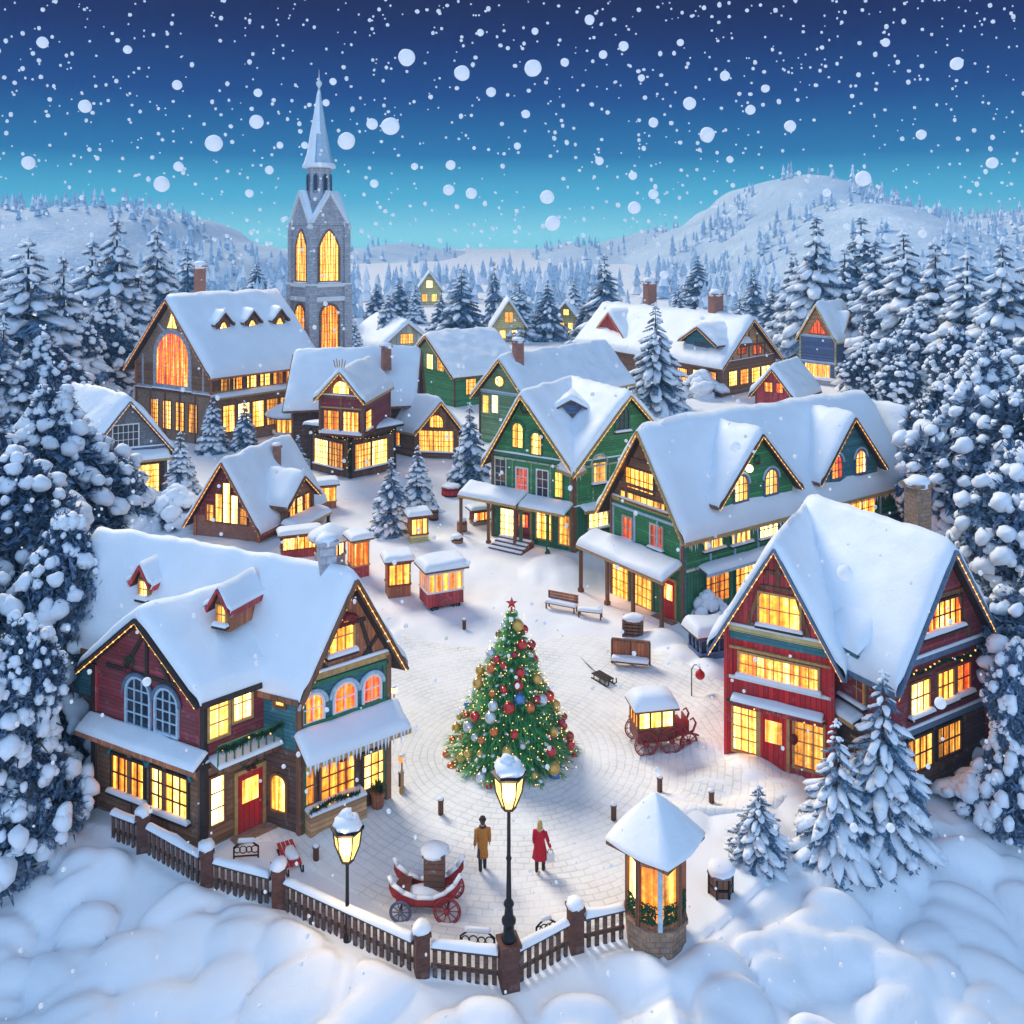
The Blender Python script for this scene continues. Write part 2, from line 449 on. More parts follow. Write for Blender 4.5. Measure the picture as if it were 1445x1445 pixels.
class Wing:
    """a gabled body: front gable A to B (left to right seen from outside), running back along vec"""
    def __init__(s, root, A, B, vec, eave, ridge, z0=0.0, rk=0.5, oh=0.45, ohf=0.4, ohb=None, T=0.35, floors=None, gable='brown', roofm='dark', trim='gold',
                 dormer=False, belts=(), beltm='dark', lights=True, rimh=0.26, step=0.32, back_gable=True, icicles=False, corner=None, snowname='roof_snow', vecB=None, sag=0.0):
        A, B, vec = V((A.x, A.y, 0)), V((B.x, B.y, 0)), V((vec[0], vec[1], 0))
        vB = V((vecB[0], vecB[1], 0)) if vecB is not None else vec
        s.A, s.B, s.C, s.D = A, B, B+vB, A+vec
        s.eave, s.ridge, s.z0, s.rk = eave, ridge, z0, rk
        s.front, s.right, s.back, s.left = Face(A, B), Face(s.B, s.C), Face(s.C, s.D), Face(s.D, s.A)
        s.M0 = A + (B-A)*rk; s.M1 = s.D + (s.C-s.D)*rk
        poly = [A, B, s.C, s.D]
        zt = V((0,0,1))
        if floors is None: floors = [(z0, eave, gable)]
        if dormer:
            m = MB()
            m.add([A+zt*z0, B+zt*z0, B+zt*eave, s.M0+zt*ridge, A+zt*eave, s.D+zt*z0, s.C+zt*z0, s.C+zt*eave, s.M1+zt*ridge, s.D+zt*eave],
                  [(0,1,2,3,4), (1,6,7,2), (5,0,4,9), (6,5,9,8,7)])
            s.par = obj('dormer', m, M[gable], root); sub = s.par
            top = s.par
        else:
            s.par = root
            for (a, b, mat) in floors:
                m = MB()
                vs = [p+zt*a for p in poly] + [p+zt*b for p in poly]
                m.add(vs, [(i, (i+1)%4, 4+(i+1)%4, 4+i) for i in range(4)])
                obj('wall', m, M[mat], root)
            m = MB()
            m.add([A+zt*eave, B+zt*eave, s.M0+zt*ridge], [(0,1,2)])
            obj('gable', m, M[gable], root)
            if back_gable:
                m = MB(); m.add([s.C+zt*eave, s.D+zt*eave, s.M1+zt*ridge], [(0,1,2)]); obj('gable', m, M[gable], root)
            for bz in belts:
                m = MB(); o = ring_offset(poly, 0.09)
                m.prism([V((p.x, p.y, bz-0.11)) for p in o], V((0,0,0.22)))
                bo = obj('belt', m, M[beltm], root)
                sm = MB()
                o2 = ring_offset(poly, 0.11)
                for i in range(4):
                    a, b = o2[i], o2[(i+1)%4]; c, d = poly[(i+1)%4], poly[i]
                    snow_patch(sm, a+zt*(bz+0.11), b+zt*(bz+0.11), c+zt*(bz+0.11), d+zt*(bz+0.11), 0.08, 0.06, 0.8, 0.4, 0.02)
                obj('belt_snow', sm, M['snow'], bo, uv=False)
            # corner boards
            for k in range(4):
                p = poly[k]; m = MB()
                m.box(p + zt*z0, 0.2, 0.2, eave-z0-0.02, math.atan2(s.front.t.y, s.front.t.x))
                obj('corner_board', m, M[corner or (trim if trim != 'gold' else 'timber')], root)
            top = None
        ohb = ohf if ohb is None else ohb
        L = vec.length; vh = vec.normalized(); vhB = vB.normalized()
        wl = s.front.L*rk; wr = s.front.L*(1-rk)
        sl, sr = (ridge-eave)/wl, (ridge-eave)/wr
        th = 0.16
        def ends(k):   # k: 0 front, 1 back
            if k == 0: l, m_, r = A - vh*ohf, s.M0 - vh*ohf, B - vhB*ohf
            else: l, m_, r = s.D + vh*ohb, s.M1 + vh*ohb, s.C + vhB*ohb
            dirn = (r-l).normalized()
            l = l - dirn*oh + zt*(eave - sl*oh); r = r + dirn*oh + zt*(eave - sr*oh)
            return l, m_ + zt*ridge, r
        f, b = ends(0), ends(1)
        s.f, s.b = f, b
        m = MB()
        for (p, q, p2, q2) in ((f[0], f[1], b[0], b[1]), (f[2], f[1], b[2], b[1])):
            m.add([p, q, q2, p2, p+zt*th, q+zt*th, q2+zt*th, p2+zt*th], [(0,1,2,3),(4,5,6,7),(0,1,5,4),(3,2,6,7),(0,3,7,4)])
        ro = obj('roof', m, M[roofm], s.par)
        s.roof = ro; sub = s.par if dormer else ro
        # barge boards and fascia
        m = MB()
        for (e, sg) in ((f, -1), (b, 1)):
            for k in (0, 2):
                o = vh*sg*0.045
                m.beam(e[k]+o+zt*(th-rimh/2), e[1]+o+zt*(th-rimh/2), 0.09, rimh, vh)
        for k in (0, 2):
            d = (f[k]-f[1]); d.z = 0; d = d.normalized()*0.05
            m.beam(f[k]+d+zt*(th/2-0.02), b[k]+d+zt*(th/2-0.02), 0.08, 0.2)
        obj('barge_board', m, M[trim], sub)
        if lights:
            m = MB(); pts = []; rad = []
            ds = max(0.36, (f[1]-f[0]).length/18)
            for (p, q) in ((f[0], f[1]), (f[1], f[2])):
                n = max(3, int((q-p).length/ds))
                for i in range(n):
                    for (t_, r_) in ((0.0, 0.008), (0.38, 0.008), (0.46, 0.03), (0.54, 0.03), (0.62, 0.008)):
                        pts.append(p + (q-p)*((i+t_)/n) - vh*0.12 + zt*(th-rimh-0.01)); rad.append(r_)
            m.tube(pts, rad, 6)
            obj('light_string', m, M['bulb'], sub, uv=False)
        # snow
        sm = MB(); r = T*1.25
        us, ru = stations((b[1]-f[1]).length, r, step)
        Lu = us[-1]
        sd = V((random.random()*90, random.random()*90, random.random()*90))
        halves = []
        Ll = (f[0]-f[1]).length; Lr = (f[2]-f[1]).length
        def half(Ls):
            rr = min(r, Ls*0.45); e = [0, 0.03*rr, 0.12*rr, 0.3*rr, 0.6*rr, rr]
            n = max(2, int((Ls-rr)/step)); return e + [rr + (Ls-rr)*i/n for i in range(1, n)], rr
        hl, rl = half(Ll); hr, rrr = half(Lr)
        bs = [(-1, d/Ll, d, rl) for d in hl] + [(0, 1.0, 99, 1)] + [(1, d/Lr, d, rrr) for d in reversed(hr)]
        nb = len(bs)
        for u in us:
            a = u/Lu
            for (sg, k, d, rr) in bs:
                e0, e1 = (f[0], b[0]) if sg <= 0 else (f[2], b[2])
                p = (e0*(1-a)+e1*a)*(1-k) + (f[1]*(1-a)+b[1]*a)*k
                qv = q_edge(d, rr); qu = q_edge(min(u, Lu-u), ru); q = qu*qv
                nz = noise.noise(p*0.55+sd) + 0.6*noise.noise(p*1.4+sd) + 0.22*noise.noise(p*3.7+sd)
                hump = 1 + 0.36*nz
                out = (e0-f[1] if u < Lu/2 else e1-b[1]); out.z = 0
                if sg == 0: out = V((0,0,0))
                else: out.normalize()
                ev = max(0.0, 1-d/rr) if sg != 0 else 0
                eu = max(0.0, 1-min(u, Lu-u)/ru)
                sgn = -1 if u < Lu/2 else 1
                p = p + zt*(th + 0.005 + T*q*hump) + out*(0.05 + 0.10*(1-ev)*ev*4*(1+nz)) * (1 if ev > 0 else 0) \
                    + vh*sgn*(0.10*eu*(1-eu)*4*(1+0.5*nz) + 0.06*eu)
                if k > 0.86: p.z -= (k-0.86)/0.14*(ridge-eave)*0.05
                if ev > 0: p.z -= 0.09*ev*(1+nz)
                if sag: p.z += sag*math.sin(PI*a)*-1
                sm.v.append(p); 
        nU = len(us)
        for i in range(nU-1):
            for j in range(nb-1):
                sm.f.append((i*nb+j, (i+1)*nb+j, (i+1)*nb+j+1, i*nb+j+1)); sm.mi.append(0); sm.sm.append(True)
        obj(snowname, sm, M['roof_snow'], sub, uv=False)
        if icicles:
            m = MB()
            for k in (0, 2):
                d = b[k]-f[k]; n = int(d.length/0.22)
                for i in range(n):
                    c = f[k]+d*((i+random.random())/n); ln = random.uniform(0.1, 0.45)
                    m.tube([c, c-zt*ln*0.6, c-zt*ln], [0.03, 0.018, 0.003], 5)
            obj('icicle_fringe', m, M['snow'], sub, uv=False)
def chimney(wing_roof, c, w, z0, z1, mat='brick', pots=True):
    m = MB(); m.box((c.x, c.y, z0), w, w, z1-z0, 0.4); m.box((c.x, c.y, z1-0.002), w*1.3, w*1.3, 0.14, 0.4)
    ch = obj('chimney', m, M[mat], wing_roof)
    m = MB(); m.blob((c.x, c.y, z1+0.13), w*0.72, w*0.72, w*0.42, 10, 6, 0.25)
    obj('chimney_snow', m, M['snow'], wing_roof, uv=False)
def shed(root, face, u0, u1, zhi, zlo, depth, T=0.22, mat='dark', posts=(), postm='dark', name='canopy', rim='gold', icicles=0):
    a0, a1 = face.pt(u0, zhi, 0.02), face.pt(u1, zhi, 0.02); b0, b1 = face.pt(u0, zlo, depth), face.pt(u1, zlo, depth)
    zt = V((0,0,0.1)); m = MB()
    m.add([a0, a1, b1, b0, a0-zt, a1-zt, b1-zt, b0-zt], [(0,1,2,3),(4,7,6,5),(0,4,5,1),(1,5,6,2),(2,6,7,3),(3,7,4,0)])
    c = obj(name, m, M[mat], root)
    m = MB(); m.beam(b0-face.t*0.04-V((0,0,0.08))+face.n*0.03, b1+face.t*0.04-V((0,0,0.08))+face.n*0.03, 0.05, 0.2)
    obj('fascia', m, M[rim], c)
    m = MB(); snow_patch(m, a0, a1, b1+face.n*0.08, b0+face.n*0.08, T, T*1.0, 0.4, 0.35, 0.05)
    obj('canopy_snow', m, M['roof_snow'], c, uv=False)
    if icicles:
        m = MB(); n = int(face.L and (b1-b0).length/icicles)
        for i in range(n):
            q = b0 + (b1-b0)*((i+random.uniform(0.2, 0.8))/n) + face.n*0.06; ln = random.uniform(0.15, 0.5)
            m.tube([q+V((0,0,0.03)), q-V((0,0,ln*0.5)), q-V((0,0,ln))], [0.05, 0.03, 0.004], 5)
        obj('icicle_fringe', m, M['snow'], c, uv=False)
    for pu in posts:
        m = MB(); q = face.pt(u0+(u1-u0)*pu, 0, depth-0.12)
        m.box(q, 0.17, 0.17, zlo-0.1, math.atan2(face.t.y, face.t.x)); m.box(q, 0.26, 0.26, 0.25, math.atan2(face.t.y, face.t.x)); m.box(q+V((0,0,zlo-0.3)), 0.24, 0.24, 0.19, math.atan2(face.t.y, face.t.x))
        obj('post', m, M[postm], root)
    return c
def beams(root, face, lines, mat='timber', w=0.16, name='beam', d=0.05):
    """timber framing on a wall: lines of (u0, z0, u1, z1)"""
    m = MB()
    for i, (u0, z0, u1, z1) in enumerate(lines):
        m.beam(face.pt(u0, z0, d/2+0.004*(i % 3)), face.pt(u1, z1, d/2+0.004*(i % 3)), w, d+0.03, face.n)
    return obj(name, m, M[mat], root)
def garland(root, pts, r=0.11, sagz=0.0, lights=True, name='garland'):
    m = MB()
    for i in range(len(pts)-1):
        a, b = V(pts[i]), V(pts[i+1]); n = max(4, int((b-a).length/(r*0.5)))
        for k in range(n):
            f = k/n; c = a*(1-f)+b*f - V((0,0,sagz*4*f*(1-f)))
            for _ in range(16):
                d = V((random.gauss(0,1), random.gauss(0,1), random.gauss(0,1))).normalized()
                s = d.cross(V((0.3,0.2,0.9))).normalized()*r*0.3
                m.add([c-s, c+s, c+d*r*random.uniform(0.9, 1.6)], [(0,1,2)])
    g = obj(name, m, M['wreath'], root, uv=False)
    if lights:
        m = MB()
        for i in range(len(pts)-1):
            a, b = V(pts[i]), V(pts[i+1]); n = max(2, int((b-a).length/0.3))
            for k in range(n):
                f = (k+0.5)/n; c = a*(1-f)+b*f - V((0,0,sagz*4*f*(1-f)))
                m.blob(c+V((random.uniform(-1,1), random.uniform(-1,1), random.uniform(-1,1)))*r*0.8, 0.035, 0.035, 0.035, 6, 4)
        obj('garland_light', m, M['bulb'], g, uv=False)
    return g
def wreath(root, face, u, z, R=0.3):
    m = MB(); c0 = face.pt(u, z, 0.1)
    for k in range(90):
        t = 2*PI*k/90; c = c0 + face.t*math.cos(t)*R + V((0,0,math.sin(t)*R))
        for _ in range(3):
            d = V((random.gauss(0,1), random.gauss(0,1), random.gauss(0,1))).normalized(); s = d.cross(face.n).normalized()*R*0.06
            m.add([c-s, c+s, c+d*R*0.4], [(0,1,2)])
    w = obj('wreath', m, M['wreath'], root, uv=False)
    m = MB(); b = face.pt(u, z-R, 0.15)
    m.blob(b+face.t*0.1, 0.1, 0.05, 0.07, 8, 5); m.blob(b-face.t*0.1, 0.1, 0.05, 0.07, 8, 5)
    obj('bow', m, M['red'], w, uv=False)
def door(root, face, u, w, h, mat='red', pane='lity', frame='gold', step=True):
    m = MB(); m.para(face.pt(u-w/2, 0.02, 0.005), face.t*w, face.n*0.06, V((0,0,h)))
    d = obj('door', m, M[mat], root)
    m = MB()
    for x in (-w/2-0.06, w/2+0.06): m.beam(face.pt(u+x, 0, 0.05), face.pt(u+x, h+0.1, 0.05), 0.12, 0.1, face.n)
    m.beam(face.pt(u-w/2-0.12, h+0.09, 0.05), face.pt(u+w/2+0.12, h+0.09, 0.05), 0.14, 0.11, face.n)
    obj('door_frame', m, M[frame], d)
    m = MB(); m.add([face.pt(u-w*0.32, h*0.52, 0.07), face.pt(u+w*0.32, h*0.52, 0.07), face.pt(u+w*0.32, h*0.9, 0.07), face.pt(u-w*0.32, h*0.9, 0.07)], [(0,1,2,3)])
    obj('pane', m, M[pane], d)
    m = MB(); m.blob(face.pt(u+w*0.38, h*0.47, 0.1), 0.04, 0.04, 0.04, 8, 6); obj('handle', m, M['gold'], d, uv=False)
    if step:
        m = MB(); m.para(face.pt(u-w*0.8, 0, 0.1), face.t*w*1.6, face.n*0.5, V((0,0,0.15))); obj('doorstep', m, M['rubble'], root)

def pilasters(root, face, z0, z1, n, mat='cream', w=0.14, skip=()):
    """upright trim boards along a wall"""
    for k in range(n+1):
        if k in skip: continue
        m = MB(); u = 0.12+(face.L-0.24)*k/n
        m.beam(face.pt(u, z0+0.02, 0.035), face.pt(u, z1-0.02, 0.035), w, 0.07, face.n)
        obj('pilaster', m, M[mat], root)
def band(root, face, z, mat='cream', h=0.14, d=0.1, name='cornice'):
    m = MB(); m.beam(face.pt(0.02, z, d/2), face.pt(face.L-0.02, z, d/2), d, h); obj(name, m, M[mat], root)
# ================================================================ the houses
def G(px, py): return P(px, py, 0)
def mid(*ps):
    c = V((0,0,0))
    for p in ps: c += p
    c /= len(ps); c.z = 0; return c
Z = V((0,0,1))
# ---------------------------------------------------------------- front left inn
def inn():
    A, B = P(134,1025,3.0), P(288,1079,3.0); E, Fp = G(423,1180), G(547,1127)
    root = thing('timber_house', 'large dark red timbered inn with a garlanded balcony and two roof dormers, behind the fence', 'house', mid(A,B,E,Fp))
    main = Wing(root, E, Fp, (-10.77, 4.65), 5.4, 8.55, oh=0.35, ohf=0.4, T=0.5, floors=[(0,2.9,'dark_brown'),(2.9,5.4,'teal')], gable='rust', belts=(5.4,), beltm='gold', trim='timber')
    cw = Wing(root, A, B, (3.7, 3.4), 5.35, 7.5, oh=0.3, ohf=0.35, ohb=0, T=0.45, floors=[(0,2.9,'brown'),(2.9,5.35,'dark_red')], gable='dark_red', belts=(2.95,), trim='dark', back_gable=False)
    fr = cw.front
    for (cx, cy, w, h) in ((196,990,31,66),(236,1003,29,60)):
        pwin(root, fr, cx, cy, w, h, style='arch', pane='glass', frame='frost_trim', mull=(2,4), sill=False, hood='slate')
    pwin(root, fr, 182,1095,44,48, style='rect', pane='lit', frame='dark', mull=(4,1), hood='teal')
    pwin(root, fr, 240,1118,50,56, style='rect', pane='lity', frame='dark', mull=(4,1), hood='teal')
    shed(root, fr, -0.2, fr.L+0.2, 3.45, 3.12, 0.6, 0.16, 'dark', rim='rust')
    beams(root, fr, [(fr.L*0.12,5.42,fr.L*0.88,5.42),(fr.L*0.3,5.5,fr.L*0.5,7.1),(fr.L*0.7,5.5,fr.L*0.5,7.1),(fr.L*0.5,5.5,fr.L*0.5,6.9)], 'dark', 0.14)
    wreath(root, fr, fr.L*0.34, 5.75, 0.22)
    pilasters(root, fr, 0.1, 2.9, 3, 'timber', 0.2); pilasters(root, fr, 3.6, 5.3, 4, 'barn_red', 0.1, (1,2,3))
    sd = cw.right
    pwin(root, sd, 308,1008,26,60, pane='lity', frame='gold', mull=(2,3), sill=False)
    pwin(root, sd, 341,990,24,46, pane='lit', frame='gold', mull=(2,2), sill=False)
    pwin(root, sd, 306,1128,18,66, pane='lity', frame='timber', mull=(1,3), sill=False)
    u, _ = sd.hit(352, 1150); door(root, sd, u, 0.95, 2.15, 'red')
    wreath(root, sd, u, 2.55, 0.26)
    # balcony along the recessed side
    a, b = sd.pt(0.15, 2.95, 0.0), sd.pt(2.5, 2.95, 0.0)
    m = MB(); m.para(a, b-a, sd.n*0.8, V((0,0,0.16))); bal = obj('balcony', m, M['timber'], root)
    m = MB()
    for k in range(9):
        q = a + (b-a)*(k/8) + sd.n*0.75; m.beam(q+Z*0.16, q+Z*0.85, 0.05, 0.05)
    m.beam(a+sd.n*0.75+Z*0.88, b+sd.n*0.75+Z*0.88, 0.08, 0.08); obj('railing', m, M['green_trim'], bal)
    m = MB(); snow_patch(m, a+Z*0.16, b+Z*0.16, b+Z*0.16+sd.n*0.86, a+Z*0.16+sd.n*0.86, 0.12, 0.1); obj('balcony_snow', m, M['snow'], bal, uv=False)
    q0, q1 = a+sd.n*0.82+Z*0.85, b+sd.n*0.82+Z*0.9
    garland(bal, [q0, (q0+q1)/2, q1], 0.15, 0.12)
    fl = main.left
    u0, _ = fl.hit(393, 1000)
    for (cx, cy, w, h, st) in ((396,980,12,30,'rect'),(394,1118,20,50,'arch')):
        pwin(root, fl, cx, cy, w, h, style=st, pane='lity', frame='timber', mull=(1,1), sill=False)
    ff = main.front
    pwin(root, ff, 481,897,33,42, pane='lit', frame='gold', mull=(3,2), sill=True)
    for (cx, cy, w, h) in ((441,1008,27,56),(486,992,28,56),(524,978,22,50)):
        pwin(root, ff, cx, cy, w, h, style='arch', pane='litr', frame='white', mull=(2,2), sill=False, hood='frost_trim')
    L = ff.L
    pilasters(root, ff, 0.1, 5.2, 1, 'green_trim', 0.2); band(root, ff, 3.75, 'green_trim', 0.2); band(root, ff, 5.15, 'green_trim', 0.16)
    beams(root, ff, [(L*0.2,5.6,L*0.32,6.9),(L*0.8,5.6,L*0.68,6.9),(L*0.27,6.95,L*0.73,6.95),(L*0.13,6.2,L*0.3,5.55),(L*0.87,6.2,L*0.7,5.55),(L*0.4,7.9,L*0.6,7.9)], 'dark', 0.13)
    m = MB(); m.blob(ff.pt(L*0.5,7.25,0.12), 0.4, 0.12, 0.16, 10, 6, 0.3); m.blob(ff.pt(L*0.5-0.25,7.1,0.12), 0.14, 0.08, 0.22, 8, 6); m.blob(ff.pt(L*0.5+0.25,7.1,0.12), 0.14, 0.08, 0.22, 8, 6)
    obj('bow', m, M['red'], root, uv=False)
    shed(root, ff, -0.2, L+0.35, 3.55, 2.95, 1.0, 0.25, 'dark', icicles=0.16)
    # shop bay
    m = MB(); m.para(ff.pt(0.15,0.02,0.0), ff.t*(L*0.62), ff.n*0.55, Z*0.85); bay = obj('bay', m, M['tan'], root)
    m = MB(); snow_patch(m, ff.pt(0.15,0.87,0), ff.pt(0.15+L*0.62,0.87,0), ff.pt(0.15+L*0.62,0.87,0.6), ff.pt(0.15,0.87,0.6), 0.1, 0.1); obj('sill_snow', m, M['snow'], bay, uv=False)
    pwin(root, ff, 432,1110,17,52, pane='lity', frame='timber', mull=(1,2), sill=False)
    pwin(root, ff, 476,1098,46,56, pane='lit', frame='timber', mull=(4,2), sill=False)
    pwin(root, ff, 528,1084,30,48, pane='lity', frame='timber', mull=(2,2), sill=False)
    garland(root, [ff.pt(0.2,0.98,0.5), ff.pt(L*0.3,1.15,0.5), ff.pt(L*0.6,0.98,0.5)], 0.12)
    m = MB(); m.blob(ff.pt(L*0.42,2.35,0.22), 0.24, 0.14, 0.18, 10, 6); obj('ornament', m, M['red'], root, uv=False)
    m = MB(); q = ff.pt(L*0.84, 0, 0.25); m.lathe(q, [(0.2,0.02),(0.27,0.55),(0.3,0.6),(0.22,0.58)], 12); pl = obj('planter', m, M['rust'], root)
    m = MB()
    for k in range(80):
        d = V((random.gauss(0,1), random.gauss(0,1), abs(random.gauss(0,1)))).normalized(); s_ = d.cross(V((0.2,0.1,1))).normalized()*0.05
        c = q+Z*0.65+d*0.1; m.add([c-s_, c+s_, c+d*0.3], [(0,1,2)])
    obj('plant', m, M['wreath'], pl, uv=False)
    # roof dormers
    for (cx, cy, w) in ((204,825,25),(314,862,27)):
        k = 0.42 if cx < 250 else 0.30
        Y = {204: 35.6, 314: 32.6}[cx]
        c = at(cx, cy+16, Y); s = w*Y/FPX
        ax = fl.t
        a, b = c - ax*s*0.5, c + ax*s*0.5
        d = Wing(root, a, b, -fl.n*1.6, c.z+0.62, c.z+1.15, z0=c.z-0.3, oh=0.16, ohf=0.2, ohb=0, T=0.14, gable='rust', dormer=True, rimh=0.14, lights=False, trim='barn_red')
        window(d.par, d.front, d.front.L*0.5, c.z+0.28, s*0.55, 0.62, pane='lity', frame='gold', mull=(2,2), sill=True, deep=False, t=0.06)
    cp = main.f[1]*0.93 + main.b[1]*0.07
    chimney(main.roof, at(461,795,cp.y+0.3), 0.6, 8.2, 9.7, 'stone')
    return root
inn()
# ---------------------------------------------------------------- red shop, front right
def red_shop():
    A, B = G(1026,1072), G(1174,1113); E, Fp = P(1260,947,5.2), P(1392,899,5.2)
    root = thing('shop_house', 'bright red shop house with yellow lit shop windows and two steep gables, behind tall pines', 'house', mid(A,B,E,Fp))
    wa = Wing(root, A, B, (2.6, 4.5), 5.4, 8.9, oh=0.55, ohf=0.6, ohb=0, T=0.5, floors=[(0,4.9,'red'),(4.9,5.4,'teal')], gable='barn_red', corner='red', trim='slate', back_gable=False, belts=(5.35,), beltm='ochre')
    wb = Wing(root, E, Fp, (-3.3, 5.6), 5.3, 9.2, oh=0.5, ohf=0.5, ohb=0, T=0.5, floors=[(0,2.7,'dark_brown'),(2.7,5.3,'dark_red')], gable='dark_red', trim='slate', corner='dark_red', back_gable=False, belts=(5.25,2.75), beltm='slate')
    f = wa.front; L = f.L
    pwin(root, f, 1100,862,56,42, pane='lit', frame='gold', mull=(4,2))
    beams(root, f, [(L*0.2,5.65,L*0.8,5.65),(L*0.33,7.2,L*0.67,7.2),(L*0.22,5.7,L*0.33,7.1),(L*0.78,5.7,L*0.67,7.1),(L*0.38,7.8,L*0.62,7.8),(L*0.5,7.3,L*0.5,8.5)], 'timber', 0.15)
    m = MB()
    u0, z0 = f.hit(1038,925); u1, z1 = f.hit(1165,968)
    window(root, f, L*0.5, 4.0, L*0.74, 0.8, pane='litr', frame='gold', mull=(9,2), sill=True, sillmat='white')
    shed(root, f, 0.25, L-0.3, 2.72, 2.6, 0.35, 0.12, 'red', rim='barn_red')
    window(root, f, L*0.18, 1.5, L*0.22, 1.95, pane='lity', frame='gold', mull=(2,3), sill=False)
    pilasters(root, f, 0.1, 4.6, 1, 'red', 0.22); band(root, f, 3.42, 'white', 0.12); band(root, f, 4.6, 'gold', 0.1); band(root, f, 0.3, 'barn_red', 0.5, 0.06)
    window(root, f, L*0.79, 1.5, L*0.26, 1.95, pane='lity', frame='gold', mull=(3,3), sill=False)
    door(root, f, L*0.46, 1.0, 2.25, 'red', 'lity', 'gold', True)
    garland(root, [f.pt(0.1,2.6,0.36), f.pt(L*0.5,2.6,0.36), f.pt(L-0.1,2.6,0.36)], 0.09, 0.1)
    m = MB(); m.blob(f.pt(L*0.66,1.6,0.2), 0.16, 0.1, 0.22, 8, 6); obj('ornament', m, M['barn_red'], root, uv=False)
    # the links between the two gabled fronts
    B, E = V((B.x,B.y,0)), V((E.x,E.y,0)); Bc, Ec = B + (wa.C-B)*0.18, E + (wb.D-E)*0.18
    lf = Face(Bc, Ec); m = MB()
    bk = -lf.n*2.2
    m.add([Bc, Ec, Ec+Z*5.6, Bc+Z*5.6], [(0,1,2,3)]); obj('wall', m, M['dark_red'], root)
    m = MB(); 
    a0, a1 = lf.pt(-0.2,5.5,0.6), lf.pt(lf.L+0.2,5.5,0.6); b0, b1 = lf.pt(-0.2,6.5,-1.0), lf.pt(lf.L+0.2,6.5,-1.0)
    m.add([a0,a1,b1,b0,a0-Z*0.15,a1-Z*0.15,b1-Z*0.15,b0-Z*0.15], [(0,1,2,3),(4,5,6,7),(0,1,5,4)]); lr = obj('roof', m, M['teal'], root)
    m = MB(); snow_patch(m, a0, a1, b1, b0, 0.45, 0.5); obj('roof_snow', m, M['roof_snow'], lr, uv=False)
    pwin(root, lf, 1214,972,30,38, pane='lit', frame='gold', mull=(3,2))
    shed(root, lf, 0.1, lf.L-0.1, 3.0, 2.8, 0.5, 0.15, 'dark')
    pwin(root, lf, 1208,1062,22,40, pane='lity', frame='gold', mull=(2,2), sill=False)
    s_ = wb.front; L2 = s_.L
    pwin(root, s_, 1328,867,54,38, pane='litr', frame='dark', mull=(4,2))
    beams(root, s_, [(L2*0.28,7.4,L2*0.72,7.4),(L2*0.2,5.5,L2*0.33,7.3),(L2*0.8,5.5,L2*0.67,7.3),(L2*0.4,8.1,L2*0.6,8.1)], 'timber', 0.15)
    for (cx, cy, w, h, p_) in ((1297,982,26,42,'lit'),(1333,966,22,40,'lit'),(1358,955,18,38,'litr')):
        pwin(root, s_, cx, cy, w, h, pane=p_, frame='timber', mull=(2,2), sill=True)
    for (cx, cy, w, h) in ((1297,1062,34,46),(1338,1042,32,42)):
        pwin(root, s_, cx, cy, w, h, pane='lity', frame='dark', mull=(4,1), sill=False)
    garland(root, [s_.pt(0.1,5.0,0.15), s_.pt(L2*0.5,5.0,0.15), s_.pt(L2-0.1,5.0,0.15)], 0.1, 0.12)
    # dark shed dormer in the valley of the roof
    chimney(wb.roof, at(1295,752,39.0), 0.75, 8.2, 10.35, 'rubble')
    return root
red_shop()
